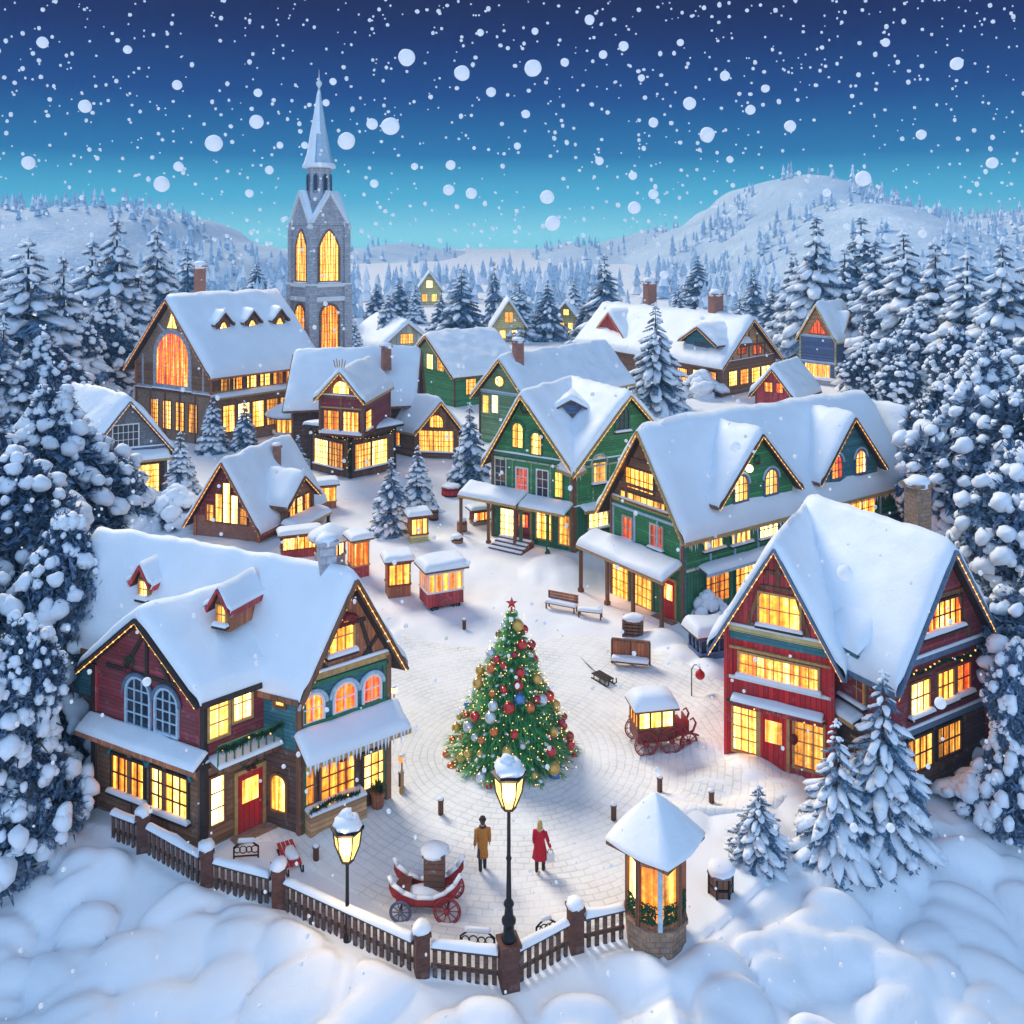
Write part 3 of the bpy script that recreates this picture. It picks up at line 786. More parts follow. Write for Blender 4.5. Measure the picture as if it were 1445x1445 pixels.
# ---------------------------------------------------------------- long green house
def long_green():
    A, B = V((5.85,53.8,0)), V((9.14,49.2,0))
    root = thing('green_house', 'long dark green house with a brown timbered gable and two big gabled roof dormers', 'house', mid(A,B)+V((6,4,0)))
    w = Wing(root, A, B, (16.1,10.9), 5.7, 10.0, oh=0.7, ohf=0.6, T=0.6, floors=[(0,2.9,'deep_green'),(2.9,5.7,'green')], gable='brown', trim='gold', belts=(5.7,), beltm='gold', step=0.7, icicles=True)
    f = w.front; L = f.L; s = w.right
    beams(root, f, [(L*0.1,6.7,L*0.9,6.7),(L*0.26,8.2,L*0.74,8.2),(L*0.22,5.8,L*0.22,6.7),(L*0.78,5.8,L*0.78,6.7),(L*0.5,8.2,L*0.5,9.6)], 'timber', 0.18)
    pwin(root, f, 903,678,38,28, pane='lit', frame='timber', mull=(5,1), sill=False)
    pwin(root, f, 909,708,66,12, pane='lity', frame='timber', mull=(6,1), sill=False)
    wreath(root, f, L*0.52, 9.05, 0.32)
    band(root, s, 2.95, 'cream'); band(root, s, 5.25, 'frost_trim', 0.18); band(root, s, 4.98, 'gold', 0.06); band(root, f, 5.3, 'frost_trim'); pilasters(root, s, 3.05, 5.1, 10, 'frost_trim', 0.12); pilasters(root, f, 3.4, 5.2, 3, 'frost_trim', 0.12)
    for (cx, cy, w_, h_) in ((886,745,12,30),(927,757,16,30)):
        pwin(root, f, cx, cy, w_, h_, pane='litr', frame='cream', mull=(2,2), sill=True)
    shed(root, f, -1.4, L+0.0, 3.35, 2.75, 1.5, 0.3, 'tan', posts=(0.03,0.36,0.66,0.97), postm='timber', rim='tan')
    pwin(root, f, 874,818,22,52, pane='lit', frame='gold', mull=(2,3), sill=False)
    pwin(root, f, 907,828,26,54, pane='lity', frame='gold', mull=(3,3), sill=False)
    u, _ = f.hit(944,850); door(root, f, u, 1.0, 2.2, 'red', 'litr', 'gold')
    for (cx, cy, w_, h_) in ((1006,757,26,31),(1045,749,26,31),(1084,740,25,31)):
        pwin(root, s, cx, cy, w_, h_, pane='lity', frame='teal', mull=(2,2), sill=True)
    for (cx, cy, w_, h_) in ((1012,828,32,40),(1052,815,28,38),(1092,805,26,36)):
        pwin(root, s, cx, cy, w_, h_, pane='lit', frame='deep_green', mull=(3,1), sill=False)
    u0, _ = s.hit(985,800); shed(root, s, u0, u0+6, 3.0, 2.8, 0.7, 0.2, 'teal', rim='frost_trim')
    pwin(root, s, 1203,716,62,32, pane='lit', frame='timber', mull=(5,1), sill=False)
    pwin(root, s, 1143,712,16,30, pane='litr', frame='barn_red', mull=(1,1), sill=False)
    m = MB(); q = s.pt(0.06,0,0.1); m.tube([q, q+Z*5.6], 0.06, 8); obj('drainpipe', m, M['teal'], root)
    for (xl, xr, xa, ya) in ((1006,1112,1056,601),(1148,1232,1190,585)):
        ul, _ = s.hit(xl, 690); ur, _ = s.hit(xr, 668); um, zr = s.hit(xa, ya)
        um = (ul+ur)/2; print('DORM', ul, ur, zr)
        a, b = s.pt(ul, 0, 0.3), s.pt(ur, 0, 0.3)
        d = Wing(root, a, b, -s.n*4.6, 6.5, min(zr, 9.7), z0=5.2, oh=0.35, ohf=0.45, ohb=0, T=0.45, gable='green' if xl < 1100 else 'teal', dormer=True, rimh=0.2, trim='timber')
        fl = d.front
        for k in (0.3, 0.7):
            window(d.par, fl, fl.L*k, 6.85, fl.L*0.16, 1.35, style='arch', pane='lity' if xl < 1100 else 'litr', frame='slate', mull=(2,2), sill=False, deep=False, hood='frost_trim', t=0.12)
        if xl < 1100:
            m = MB(); m.blob(fl.pt(fl.L*0.36, 7.95, 0.3), 0.22, 0.22, 0.22, 14, 10); obj('globe_light', m, m_emit('globe_lamp', (1.0,0.8,0.5), 3.0), d.par, uv=False)
            wreath(root, fl, fl.L*0.5, 8.3, 0.22)
    return root
long_green()
# ---------------------------------------------------------------- green house with the porch
def porch_green():
    A, B = V((-1.3,63.8,0)), V((3.95,60.4,0)); E, Fp = V((4.1,60.35,0)), V((11.2,64.4,0))
    root = thing('green_house', 'green two gabled house with steps and a snowy porch on brown posts, behind the square', 'house', mid(A,B,Fp))
    wa = Wing(root, A, B, (3.6,5.9), 5.9, 10.1, rk=0.42, oh=0.55, ohf=0.6, ohb=0, T=0.5, floors=[(0,2.9,'deep_green'),(2.9,5.9,'green')], gable='green', trim='gold', back_gable=False, belts=(5.9,), beltm='green_trim', icicles=True)
    wb = Wing(root, E, Fp, (-3.4,5.9), 5.9, 10.1, oh=0.6, ohf=0.6, ohb=0, T=0.5, floors=[(0,2.9,'deep_green'),(2.9,5.9,'green')], gable='green', trim='gold', back_gable=False, belts=(5.9,3.0), beltm='green_trim')
    f = wa.front; L = f.L
    for (cx, cy, w, h) in ((731,614,14,34),(757,626,14,30)):
        pwin(root, f, cx, cy, w, h, style='arch', pane='lity', frame='green_trim', mull=(2,2), sill=False, hood='green_trim')
    wreath(root, f, L*0.42, 9.2, 0.3)
    pilasters(root, f, 3.5, 5.7, 4, 'pale_green', 0.12); band(root, f, 5.62, 'cream', 0.1); band(root, f, 7.0, 'cream', 0.08, 0.08) if False else None
    for (cx, cy, w, h, p_, fm) in ((707,668,14,40,'glass','cream'),(737,678,15,34,'litr','white'),(766,682,15,36,'glass','white'),(789,684,10,34,'lit','green_trim')):
        pwin(root, f, cx, cy, w, h, pane=p_, frame=fm, mull=(2,3), sill=False)
    shed(root, f, -1.9, L*0.45, 3.5, 3.0, 1.5, 0.28, 'timber', posts=(0.03,0.52,0.97), postm='timber')
    shed(root, f, L*0.45+0.03, L+0.1, 3.3, 2.9, 1.2, 0.25, 'green_trim', posts=(0.03,0.62,), postm='deep_green')
    pwin(root, f, 716,742,18,48, pane='lity', frame='green_trim', mull=(2,3), sill=False)
    u, _ = f.hit(739,745); door(root, f, u, 1.1, 2.2, 'dark_red', 'litr', 'gold')
    pwin(root, f, 768,738,20,44, pane='lit', frame='gold', mull=(2,3), sill=False)
    pwin(root, f, 797,748,14,40, pane='lity', frame='gold', mull=(1,3), sill=False)
    m = MB()
    for k in range(4): m.para(f.pt(u-1.4,0,0.6), f.t*2.6, f.n*(1.6-0.38*k), Z*(0.14*(k+1)))
    st = obj('steps', m, M['timber'], root)
    m = MB()
    for k in range(4):
        d = 0.6+1.6-0.38*k; snow_patch(m, f.pt(u-1.3,0.14*(k+1),d-0.34), f.pt(u+1.1,0.14*(k+1),d-0.34), f.pt(u+1.1,0.14*(k+1),d-0.04), f.pt(u-1.3,0.14*(k+1),d-0.04), 0.06, 0.06)
    obj('step_snow', m, M['snow'], st, uv=False)
    g = wb.front
    pilasters(root, g, 3.2, 5.7, 6, 'pale_green', 0.12); band(root, g, 5.62, 'cream', 0.1)
    pwin(root, g, 878,590,18,34, style='arch', pane='glass', frame='green_trim', mull=(2,2), hood='green_trim')
    pwin(root, g, 845,662,17,36, style='arch', pane='lity', frame='cream', mull=(2,3), hood='cream')
    pwin(root, g, 844,728,26,30, pane='lity', frame='gold', mull=(3,2), sill=True)
    shed(root, g, 0.4, 3.6, 3.1, 2.9, 0.6, 0.2, 'green_trim')
    # low dormer added between the two gables, its blue boards imitate valley shade
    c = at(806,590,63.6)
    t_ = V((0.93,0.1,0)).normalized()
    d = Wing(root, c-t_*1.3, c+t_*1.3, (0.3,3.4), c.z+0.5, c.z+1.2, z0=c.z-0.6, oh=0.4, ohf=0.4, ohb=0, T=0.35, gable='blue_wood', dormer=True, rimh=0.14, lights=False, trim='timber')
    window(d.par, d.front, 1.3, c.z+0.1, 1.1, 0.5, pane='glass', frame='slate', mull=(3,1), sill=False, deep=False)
    return root
porch_green()
# ---------------------------------------------------------------- green house behind it
def back_green():
    A, B = V((-3.2,93,0)), V((1.6,89,0))
    root = thing('green_house', 'pale green gabled house half hidden behind the porched green house', 'house', mid(A,B)+V((4,5,0)))
    w = Wing(root, A, B, (10.9,12), 5.2, 8.6, oh=0.7, ohf=0.7, T=0.6, floors=[(0,5.2,'pale_green')], gable='pale_green', trim='gold', belts=(5.2,), beltm='frost_trim')
    f = w.front
    pwin(root, f, 705,538,12,14, style='round', pane='lity', frame='gold', mull=(2,2), sill=False)
    for cx in (686,699): pwin(root, f, cx, 570, 8, 24, pane='lity', frame='cream', mull=(1,2), sill=False)
    chimney(w.roof, at(731,500,91.5), 0.9, 7.6, 10.3, 'brick')
back_green()
# ---------------------------------------------------------------- brown house with red gable, back right
def brown_house():
    E, Fp = V((26.7,117.7,0)), V((36.2,127,0))
    root = thing('timber_house', 'brown half-timbered house with a red side gable, two chimneys and a broad snowy roof', 'house', mid(E,Fp)+V((-6,10,0)))
    w = Wing(root, E, Fp, (-16.1,25.7), 4.4, 9.6, oh=0.9, ohf=0.9, T=0.8, floors=[(0,4.4,'brown')], gable='tan', trim='timber', belts=(4.4,), beltm='timber', step=1.0)
    f = w.front; L = f.L
    beams(root, f, [(L*k,4.5,L*k,4.5+9.0*min(k,1-k)) for k in (0.2,0.35,0.5,0.65,0.8)]+[(L*0.22,6.2,L*0.78,6.2),(L*0.1,4.6,L*0.3,6.1),(L*0.9,4.6,L*0.7,6.1)], 'timber', 0.28)
    for cx in (1034,1050,1066,1080): pwin(root, f, cx, 534-(cx-1034)*0.17, 11, 20, pane='lit', frame='timber', mull=(2,2), sill=False)
    for cx in (1047,1068): pwin(root, f, cx, 492, 11, 14, pane='litr', frame='timber', mull=(2,1), sill=False)
    s = w.left
    for cx in (963,985,1004): pwin(root, s, cx, 530+(cx-963)*0.12, 13, 20, pane='lity', frame='timber', mull=(2,2), sill=False)
    A, B = V((12.1,145,0)), V((17.4,134,0))
    r = Wing(root, A, B, (8,7), 4.2, 9.0, oh=0.5, ohf=0.25, ohb=0, T=0.7, floors=[(0,4.2,'barn_red')], gable='barn_red', trim='barn_red', back_gable=False, step=1.0)
    rf = r.front
    pwin(root, rf, 864,482,22,26, style='point', pane='glass', frame='barn_red', mull=(3,3), sill=False)
    c = at(990,486,122)
    t_ = s.t
    d = Wing(root, c-t_*3.0, c+t_*3.0, -s.n*5.5, c.z+0.5, c.z+2.3, z0=c.z-1.6, oh=0.7, ohf=0.8, ohb=0, T=0.6, gable='teal', dormer=True, rimh=0.3, trim='timber')
    window(d.par, d.front, 3.0, c.z-0.1, 2.4, 0.9, pane='glass', frame='slate', mull=(4,1), sill=False, deep=False)
    chimney(w.roof, at(1010,440,128), 1.5, 8.6, 12.6, 'brick')
    chimney(w.roof, at(917,425,141), 1.5, 8.6, 13.6, 'brick')
brown_house()
# ---------------------------------------------------------------- small blue house at the wood
def blue_house():
    A, B, Fp = V((41.0,131.0,0)), V((44.6,127,0)), V((49.4,131.0,0))
    root = thing('blue_house', 'small blue house with a red window in its gable, at the edge of the wood', 'house', mid(A,B,Fp))
    w = Wing(root, A, B, (Fp-B), 6.6, 11.0, oh=0.45, ohf=0.5, T=0.7, floors=[(0,6.6,'blue_wood')], gable='tan', trim='ochre', belts=(6.6,3.0), beltm='frost_trim')
    f = w.front; L = f.L
    window(root, f, L*0.5, 8.1, L*0.5, 2.1, style='tri', pane='litr', frame='barn_red', mull=(2,2), sill=False)
    window(root, f, L*0.5, 1.9, L*0.7, 1.7, pane='lit', frame='frost_trim', mull=(4,2))
    s = w.right; L2 = s.L
    window(root, s, L2*0.5, 1.9, L2*0.45, 1.7, pane='glass', frame='frost_trim', mull=(3,2))
    a, b = s.pt(L2*0.3,0,-0.2), s.pt(L2*0.75,0,-0.2)
    d = Wing(root, a, b, -s.n*2.0, 7.2, 9.8, z0=6.4, oh=0.3, ohf=0.4, ohb=0, T=0.4, gable='slate', dormer=True, lights=False)
    window(d.par, d.front, d.front.L/2, 8.1, 1.2, 1.5, style='tri', pane='glass', frame='slate', mull=(2,1), sill=False, deep=False)
    # snowed-in plinth wall
    o = [A - Z*0 + V((-1.2,-0.6,0)), B+V((0,-1.4,0)), Fp+V((1.4,-0.4,0))]
    m = MB()
    for k in range(2): m.beam(o[k]+Z*0.4, o[k+1]+Z*0.4, 0.5, 0.8)
    pl = obj('plinth', m, M['stone'], root)
    m = MB()
    for k in range(2):
        n_ = (o[k+1]-o[k]).cross(Z).normalized()*0.4
        snow_patch(m, o[k]+Z*0.8-n_, o[k+1]+Z*0.8-n_, o[k+1]+Z*0.8+n_, o[k]+Z*0.8+n_, 0.35, 0.3)
    obj('plinth_snow', m, M['snow'], pl, uv=False)
blue_house()
def red_cottage():
    A, B = V((27.3,103,0)), V((30.6,100.8,0))
    root = thing('red_cottage', 'low red cottage with a snow hood, peeping over the ridge of the long house', 'cottage', mid(A,B)+V((1.5,3,0)))
    w = Wing(root, A, B, (4.2,5.2), 3.5, 6.0, oh=0.6, ohf=0.5, T=0.7, floors=[(0,3.5,'barn_red')], gable='barn_red', trim='timber')
    f = w.front
    window(root, f, f.L*0.35, 4.0, 0.9, 1.0, pane='lit', frame='timber', mull=(2,2), sill=False)
    window(root, f, f.L*0.66, 4.0, 0.8, 1.0, pane='litr', frame='timber', mull=(2,2), sill=False)
red_cottage()
def red_barn():
    A, B = V((24.9,60.5,0)), V((27.6,63.8,0))
    root = thing('red_barn', 'dark red gabled barn behind the far end of the long green house', 'barn', mid(A,B)+V((-1,3,0)))
    w = Wing(root, A, B, (-3.2,4.2), 5.2, 9.0, oh=0.5, ohf=0.5, T=0.6, floors=[(0,5.2,'dark_red')], gable='dark_red', trim='slate')
    f = w.front
    window(root, f, f.L*0.5, 6.2, 1.1, 1.3, pane='litr', frame='timber', mull=(2,2))
    window(root, f, f.L*0.5, 2.6, 2.0, 1.4, pane='lit', frame='timber', mull=(4,2))
red_barn()
# ---------------------------------------------------------------- church hall and tower
def church_hall():
    A, B = V((-39.3,96.3,0)), V((-29.5,90.4,0))
    root = thing('church_hall', 'big brown hall with an arched red gable window and three dormers, beside the church tower', 'hall', mid(A,B)+V((4,4,0)))
    w = Wing(root, A, B, (8.0,8.6), 7.8, 14.3, oh=0.9, ohf=0.7, T=0.8, floors=[(0,5.0,'rubble'),(5.0,7.8,'brown')], gable='rubble', trim='rust', belts=(5.0,), beltm='timber', step=0.9)
    f = w.front; L = f.L; s = w.right
    window(root, f, L*0.5, 8.3, L*0.42, 5.2, style='arch', pane='litr', frame='stone', mull=(6,4), sill=True, t=0.5)
    window(root, f, L*0.5, 12.3, 1.5, 1.7, style='tri', pane='lity', frame='gold', mull=(2,1), sill=False)
    beams(root, f, [(L*0.02,5.3,L*0.98,5.3),(L*0.28,12,L*0.4,11.1),(L*0.1,5.3,L*0.1,8.6),(L*0.9,5.3,L*0.9,8.6)], 'stone', 0.25)
    pilasters(root, s, 5.3, 7.5, 14, 'timber', 0.2); band(root, s, 7.5, 'tan', 0.25); band(root, s, 5.35, 'tan', 0.2); pilasters(root, f, 0.1, 4.9, 5, 'timber', 0.25)
    for k in range(4): window(root, f, L*(0.26+0.17*k), 2.6, 1.2, 2.8, pane='lity', frame='timber', mull=(2,3), sill=False)
    for k in range(7): window(root, s, s.L*(0.12+0.13*k), 6.3, 1.1, 1.8, pane='lit' if k%3 else 'lity', frame='timber', mull=(2,2), sill=False)
    for k in range(6): window(root, s, s.L*(0.16+0.14*k), 2.6, 1.25, 2.6, pane='lity', frame='timber', mull=(3,2), sill=False)
    shed(root, s, 0.2, s.L-0.2, 5.1, 4.9, 0.8, 0.25, 'timber')
    for k, cx in enumerate((297,340,382)):
        u = s.L*(0.22+0.28*k); zz = 11.0; inn_ = (zz-7.8)/(14.3-7.8)*L*0.5
        c = s.pt(u, 0, -inn_+0.55)
        d = Wing(root, c-s.t*0.75, c+s.t*0.75, -s.n*2.4, zz+1.0, zz+1.9, z0=zz-0.6, oh=0.3, ohf=0.35, ohb=0, T=0.3, gable='timber', dormer=True, lights=False, rimh=0.2, trim='timber')
        window(d.par, d.front, 0.75, zz+0.35, 0.8, 1.3, style='point', pane='lit', frame='timber', mull=(2,2), sill=False, deep=False)
    chimney(w.roof, at(282,398,104), 1.2, 12.5, 17.3, 'brick')
church_hall()
def church_tower():
    c = V((-22.2,106,0)); root = thing('church_tower', 'tall grey stone church tower with arched golden windows and a snowy pointed spire', 'tower', c)
    rot = math.radians(41); a = 4.5
    t0 = V((math.cos(rot), math.sin(rot), 0)); t1 = V((-math.sin(rot), math.cos(rot), 0))
    # corners counter-clockwise from the near one
    def sq(k): 
        h = a*k/2; return [c - t0*h - t1*h, c + t0*h - t1*h, c + t0*h + t1*h, c - t0*h + t1*h]
    def body(name, k, z0, z1, mat, par=root):
        m = MB(); q = sq(k); m.prism([p+Z*z0 for p in q], Z*(z1-z0)); return obj(name, m, M[mat], par)
    body('wall', 1.06, 0, 13.4, 'stone'); body('belt', 1.2, 13.4, 13.9, 'white'); body('wall', 1.08, 13.9, 15.0, 'stone'); body('belt', 1.2, 15.0, 15.4, 'white')
    body('wall', 1.0, 15.4, 22.0, 'stone')
    q = sq(1.0)
    for k in range(4):
        fc = Face(q[k], q[(k+1)%4]); q2 = sq(1.06); fl = Face(q2[k], q2[(k+1)%4])
        window(root, fc, fc.L/2, 18.5, 2.3, 5.6, style='point', pane='lity', frame='brown', mull=(4,5), sill=True, t=0.28)
        window(root, fl, fl.L/2, 10.0, 2.1, 5.8, style='arch', pane='lit', frame='brown', mull=(4,5), sill=False, t=0.28)
        # buttress piers on the corners
        m = MB(); m.box(q[k], 0.7, 0.7, 22.2, rot); m.box(q[k], 0.95, 0.95, 15.2, rot); obj('buttress', m, M['stone'], root)
        # gablet over each face
        m = MB(); z0, z1 = 22.0, 25.6
        m.add([fc.pt(-0.2,z0,0.12), fc.pt(fc.L+0.2,z0,0.12), fc.pt(fc.L/2,z1,0.12), fc.pt(fc.L/2,z1,-fc.L/2)], [(0,1,2),(1,3,2),(0,2,3)])
        g = obj('gablet', m, M['stone'], root)
        m = MB()
        for u in (-0.45, fc.L+0.45):
            m.beam(fc.pt(u,z0-0.4,0.2), fc.pt(fc.L/2,z1+0.15,0.2), 0.35, 0.3, fc.n)
        obj('coping', m, M['white'], g)
        m = MB()
        for (u, uu) in ((-0.3,0),(fc.L+0.3,0)):
            snow_patch(m, fc.pt(u,z0-0.2,0.35), fc.pt(fc.L/2,z1+0.2,0.35), fc.pt(fc.L/2,z1+0.2,-0.7), fc.pt(u,z0-0.2,-0.4), 0.3, 0.3, 0.8)
        obj('gablet_snow', m, M['roof_snow'], g, uv=False)
    m = MB(); m.lathe(c, [(1.55,22.0),(1.5,25.8),(1.32,28.5),(1.45,28.55),(1.45,28.9)], 8, smooth=False, rot=rot+PI/8); dr = obj('drum', m, M['stone'], root)
    for k in range(8):
        an = rot + PI/4*k; d = V((math.cos(an), math.sin(an), 0)); tt = V((-d.y, d.x, 0)); p = c + d*1.36
        fa = Face(p - tt*0.5, p + tt*0.5)
        if fa.n.dot(d) < 0: fa = Face(p + tt*0.5, p - tt*0.5)
        window(root, fa, 0.5, 26.8, 0.42, 2.0, style='point', pane='glass', frame='slate', mull=(1,1), sill=False, t=0.1)
    m = MB(); m.lathe(c, [(1.75,28.6),(1.72,28.9),(1.35,30.17),(0.95,32.43),(0.55,34.86),(0.22,37.04),(0.1,37.82)], 8, smooth=False, rot=rot+PI/8); sp = obj('spire', m, M['frost_trim'], root)
    m = MB(); m.lathe(c, [(1.9,28.55),(1.95,28.8),(1.8,29.1),(1.5,30.08),(1.05,32.43),(0.62,34.86),(0.28,37.04),(0.0,38.00)], 16, rot=rot)
    for i, p in enumerate(m.v):
        d = (p-c); r = V((d.x, d.y, 0)); k = 0.97 + 0.10*noise.noise(p*0.9)
        m.v[i] = c + V((d.x*k, d.y*k, d.z))
    # snow clings to the weather side of the spire only
    keep = [(f) for f in m.f if sum((m.v[j]-c).x for j in f)/len(f) < 0.1 or sum(m.v[j].z for j in f)/len(f) < 29.3]
    m.f = keep; m.mi = [0]*len(keep); m.sm = [True]*len(keep)
    obj('spire_snow', m, M['roof_snow'], sp, uv=False)
    m = MB(); m.lathe(c, [(0.08,37.73),(0.32,38.17),(0.34,38.43),(0.1,38.69),(0.05,39.13),(0.0,40.08)], 10); obj('finial', m, M['white'], root)
church_tower()
# ---------------------------------------------------------------- red gambrel shop, centre left
def centre_shop():
    A, B = P(452,612,4.2), P(512,617,4.2)
    root = thing('red_shop', 'dark red gambrel fronted shop over a golden lit ground floor, wide snowy roof behind it', 'shop', mid(A,B)+V((0,3,0)))
    la, lb = V((-20.3,85.6,0)), V((-9.0,84.6,0))
    mn = Wing(root, V((-20.2,91.4,0)), V((-20.3,85.2,0)), (10.6,2.6), 5.6, 9.4, oh=0.8, ohf=0.6, T=0.7, floors=[(0,5.6,'dark_brown')], gable='dark_brown', trim='timber', lights=False)
    fw = Wing(root, A, B, (1.2,7.5), 7.4, 9.5, z0=4.1, oh=0.4, ohf=0.5, ohb=0, T=0.4, floors=[(4.1,7.4,'dark_red')], gable='rust', trim='gold', back_gable=False, belts=(7.4,), beltm='timber')
    f = fw.front; L = f.L
    for k in (0.27, 0.73): window(root, f, L*k, 5.4, L*0.34, 1.6, pane='lit', frame='timber', mull=(4,2))
    window(root, f, L*0.5, 8.2, L*0.36, 1.0, style='arch', pane='lit', frame='gold', mull=(3,1), sill=False)
    pilasters(root, f, 4.3, 7.3, 2, 'timber', 0.14); band(root, f, 6.5, 'tan', 0.14); band(root, f, 4.45, 'white', 0.2, 0.3)
    m = MB()
    for k in range(5): m.beam(f.pt(L*(0.4+0.05*k), 9.9, 0.3), f.pt(L*(0.36+0.07*k), 10.5+0.12*(k%2), 0.3), 0.07, 0.07)
    obj('crest', m, M['gold'], root)
    window(root, fw.right, 1.4, 5.4, 1.4, 1.5, pane='lit', frame='timber', mull=(3,2))
    # lit ground floor with a corner towards the square
    c0, c1, c2 = G(440,664), G(495,678), G(545,666)
    g = Wing(root, c0, c1, (c2-c1)*1.25, 4.0, 4.15, oh=0.5, ohf=0.5, T=0.3, floors=[(0,4.0,'timber')], gable='timber', trim='dark', lights=False)
    for fc in (g.front, g.right):
        for k in (0.22, 0.6): window(root, fc, fc.L*(k+0.04), 1.9, fc.L*0.34, 2.1, pane='lity', frame='timber', mull=(4,1), sill=True)
    m_ = g.front
    garland(root, [m_.pt(m_.L+0.05,3.7,0.15), m_.pt(m_.L+0.05,2.2,0.2), m_.pt(m_.L+0.05,0.6,0.15)], 0.28)
    garland(root, [m_.pt(0,3.6,0.2), m_.pt(m_.L,3.6,0.2)], 0.14, 0.2)
    garland(root, [g.right.pt(0,3.6,0.2), g.right.pt(g.right.L,3.6,0.2)], 0.14, 0.2)
    chimney(mn.roof, at(545,510,88), 0.8, 8.0, 10.2, 'brick')
centre_shop()
def lit_cottage():
    A, B = G(586,648), G(646,650)
    root = thing('cottage', 'small brown cottage with a tall golden lit gable front, right of the red gambrel shop', 'cottage', mid(A,B)+V((0,2,0)))
    w = Wing(root, A, B, (-4.4,3.6), 2.9, 5.4, oh=0.5, ohf=0.5, T=0.5, floors=[(0,2.9,'brown')], gable='timber', trim='gold')
    f = w.front; L = f.L
    window(root, f, L*0.5, 1.75, L*0.8, 1.9, pane='lity', frame='timber', mull=(6,1), sill=True)
    window(root, f, L*0.5, 3.6, L*0.3, 1.1, style='arch', pane='lit', frame='timber', mull=(2,1), sill=False)
    window(root, w.left, w.left.L*0.5, 1.6, 1.6, 1.2, pane='lit', frame='timber', mull=(3,1), sill=True)
lit_cottage()
def green_cottage():
    A, B = V((-13.6,120,0)), V((-6.9,111,0))
    root = thing('green_cottage', 'small green cottage with a lit gable, behind the roof of the red gambrel shop', 'cottage', mid(A,B)+V((4,3,0)))
    w = Wing(root, A, B, (7.5,5.2), 4.2, 8.2, oh=0.8, ohf=0.7, T=0.7, floors=[(0,4.2,'green')], gable='pale_green', trim='timber')
    f = w.front; L = f.L
    for k in (0.28,0.5,0.72): window(root, f, L*k, 5.0, L*0.13, 1.8, pane='lity', frame='green_trim', mull=(2,2), sill=False)
    for k in (0.25,0.6): window(root, w.right, w.right.L*k, 2.4, 1.4, 1.8, pane='lity', frame='green_trim', mull=(2,2), sill=False)
green_cottage()
# ---------------------------------------------------------------- grey shingled cottage, left
def grey_cottage():
    A, B = V((-32.6,70.2,0)), V((-27.4,72.9,0))
    root = thing('grey_cottage', 'grey shingled cottage with a white barred gable window and a wide lit window below', 'cottage', mid(A,B)+V((-2,3,0)))
    w = Wing(root, A, B, (-6.5,5.2), 4.2, 8.0, oh=0.6, ohf=0.6, T=0.7, floors=[(0,4.2,'dark_brown')], gable='grey_shingle', trim='slate', belts=(4.2,), beltm='slate')
    f = w.front; L = f.L
    window(root, f, L*0.5, 5.3, 1.8, 1.7, pane='glass', frame='white', mull=(4,3), sill=False)
    shed(root, f, -0.2, L+0.2, 3.9, 3.5, 1.0, 0.3, 'slate')
    window(root, f, L*0.52, 1.75, L*0.78, 2.3, pane='lity', frame='timber', mull=(6,1))
grey_cottage()
def a_frame():
    A, B = G(276,756), G(366,768)
    root = thing('a_frame_house', 'red A-frame house with a tall golden gable window, between the timbered inn and the hall', 'house', mid(A,B)+V((1,3,0)))
    w = Wing(root, A, B, (2.5,6.4), 1.5, 5.4, oh=0.5, ohf=0.55, T=0.5, floors=[(0,1.5,'brick')], gable='dark_red', trim='rust')
    f = w.front; L = f.L
    for (u, h) in ((0.24,1.1),(0.38,1.9),(0.5,2.7),(0.62,1.9),(0.76,1.1)):
        window(root, f, L*u, 1.2+h/2, L*0.105, h, pane='lity', frame='timber', mull=(1,2), sill=False)
    s = w.right
    a, b = s.pt(1.6,0,1.0), s.pt(4.8,0,1.0)
    x = Wing(root, a, b, -s.n*3.2, 2.5, 3.9, oh=0.4, ohf=0.4, ohb=0, T=0.45, floors=[(0,2.5,'brown')], gable='brown', trim='timber', back_gable=False)
    for k in (0.22,0.5,0.78): window(root, x.front, x.front.L*k, 1.9, x.front.L*0.2, 1.1, pane='lit' if k != 0.5 else 'lity', frame='timber', mull=(2,2), sill=True)
    chimney(w.roof, at(391,642,67), 0.5, 3.6, 5.5, 'brick')
    shed(root, x.front, -0.6, x.front.L+0.6, 1.2, 0.95, 1.2, 0.3, 'slate', posts=(0.04,0.96))
a_frame()
# ---------------------------------------------------------------- far pale cottages
def far_cottage(px, py, w, Y, ang, eave, ridge, L, mat, label, pane='lity', name='cottage'):
    c = V(((px-CX)*Y/FPX, Y, 0)); t_ = V((math.cos(ang), math.sin(ang), 0)); n_ = V((-t_.y, t_.x, 0))
    A, B = c - t_*w/2, c + t_*w/2
    root = thing(name, label, 'cottage', c + n_*L/2)
    g = Wing(root, A, B, n_*L, eave, ridge, oh=0.6, ohf=0.6, T=0.8, floors=[(0,eave,mat)], gable=mat, trim='gold', lights=False, step=1.0)
    f = g.front
    for k in (0.3, 0.7): window(root, f, f.L*k, eave*0.5, f.L*0.2, eave*0.45, pane=pane, frame='gold', mull=(2,2), sill=False)
    window(root, f, f.L*0.5, eave+(ridge-eave)*0.35, f.L*0.24, (ridge-eave)*0.4, pane=pane, frame='gold', mull=(3,2), sill=False)
    return g
far_cottage(718,0,6.2,178,0.06,3.2,8.0,7,'ochre','far cottage with a steep golden gable, in the haze beyond the green houses')
far_cottage(799,0,4.4,186,-0.35,4.2,7.0,6,'ochre','far pale cottage with a small tan gable, right of the golden gabled one')
far_cottage(574,0,9,150,0.5,2.6,6.4,15,'cream','pale far cottage with a long white roof, just right of the church tower')
far_cottage(606,0,7,270,0.1,4.5,9.5,9,'ochre','tiny far cottage gable among the hazy trees above the green cottage')
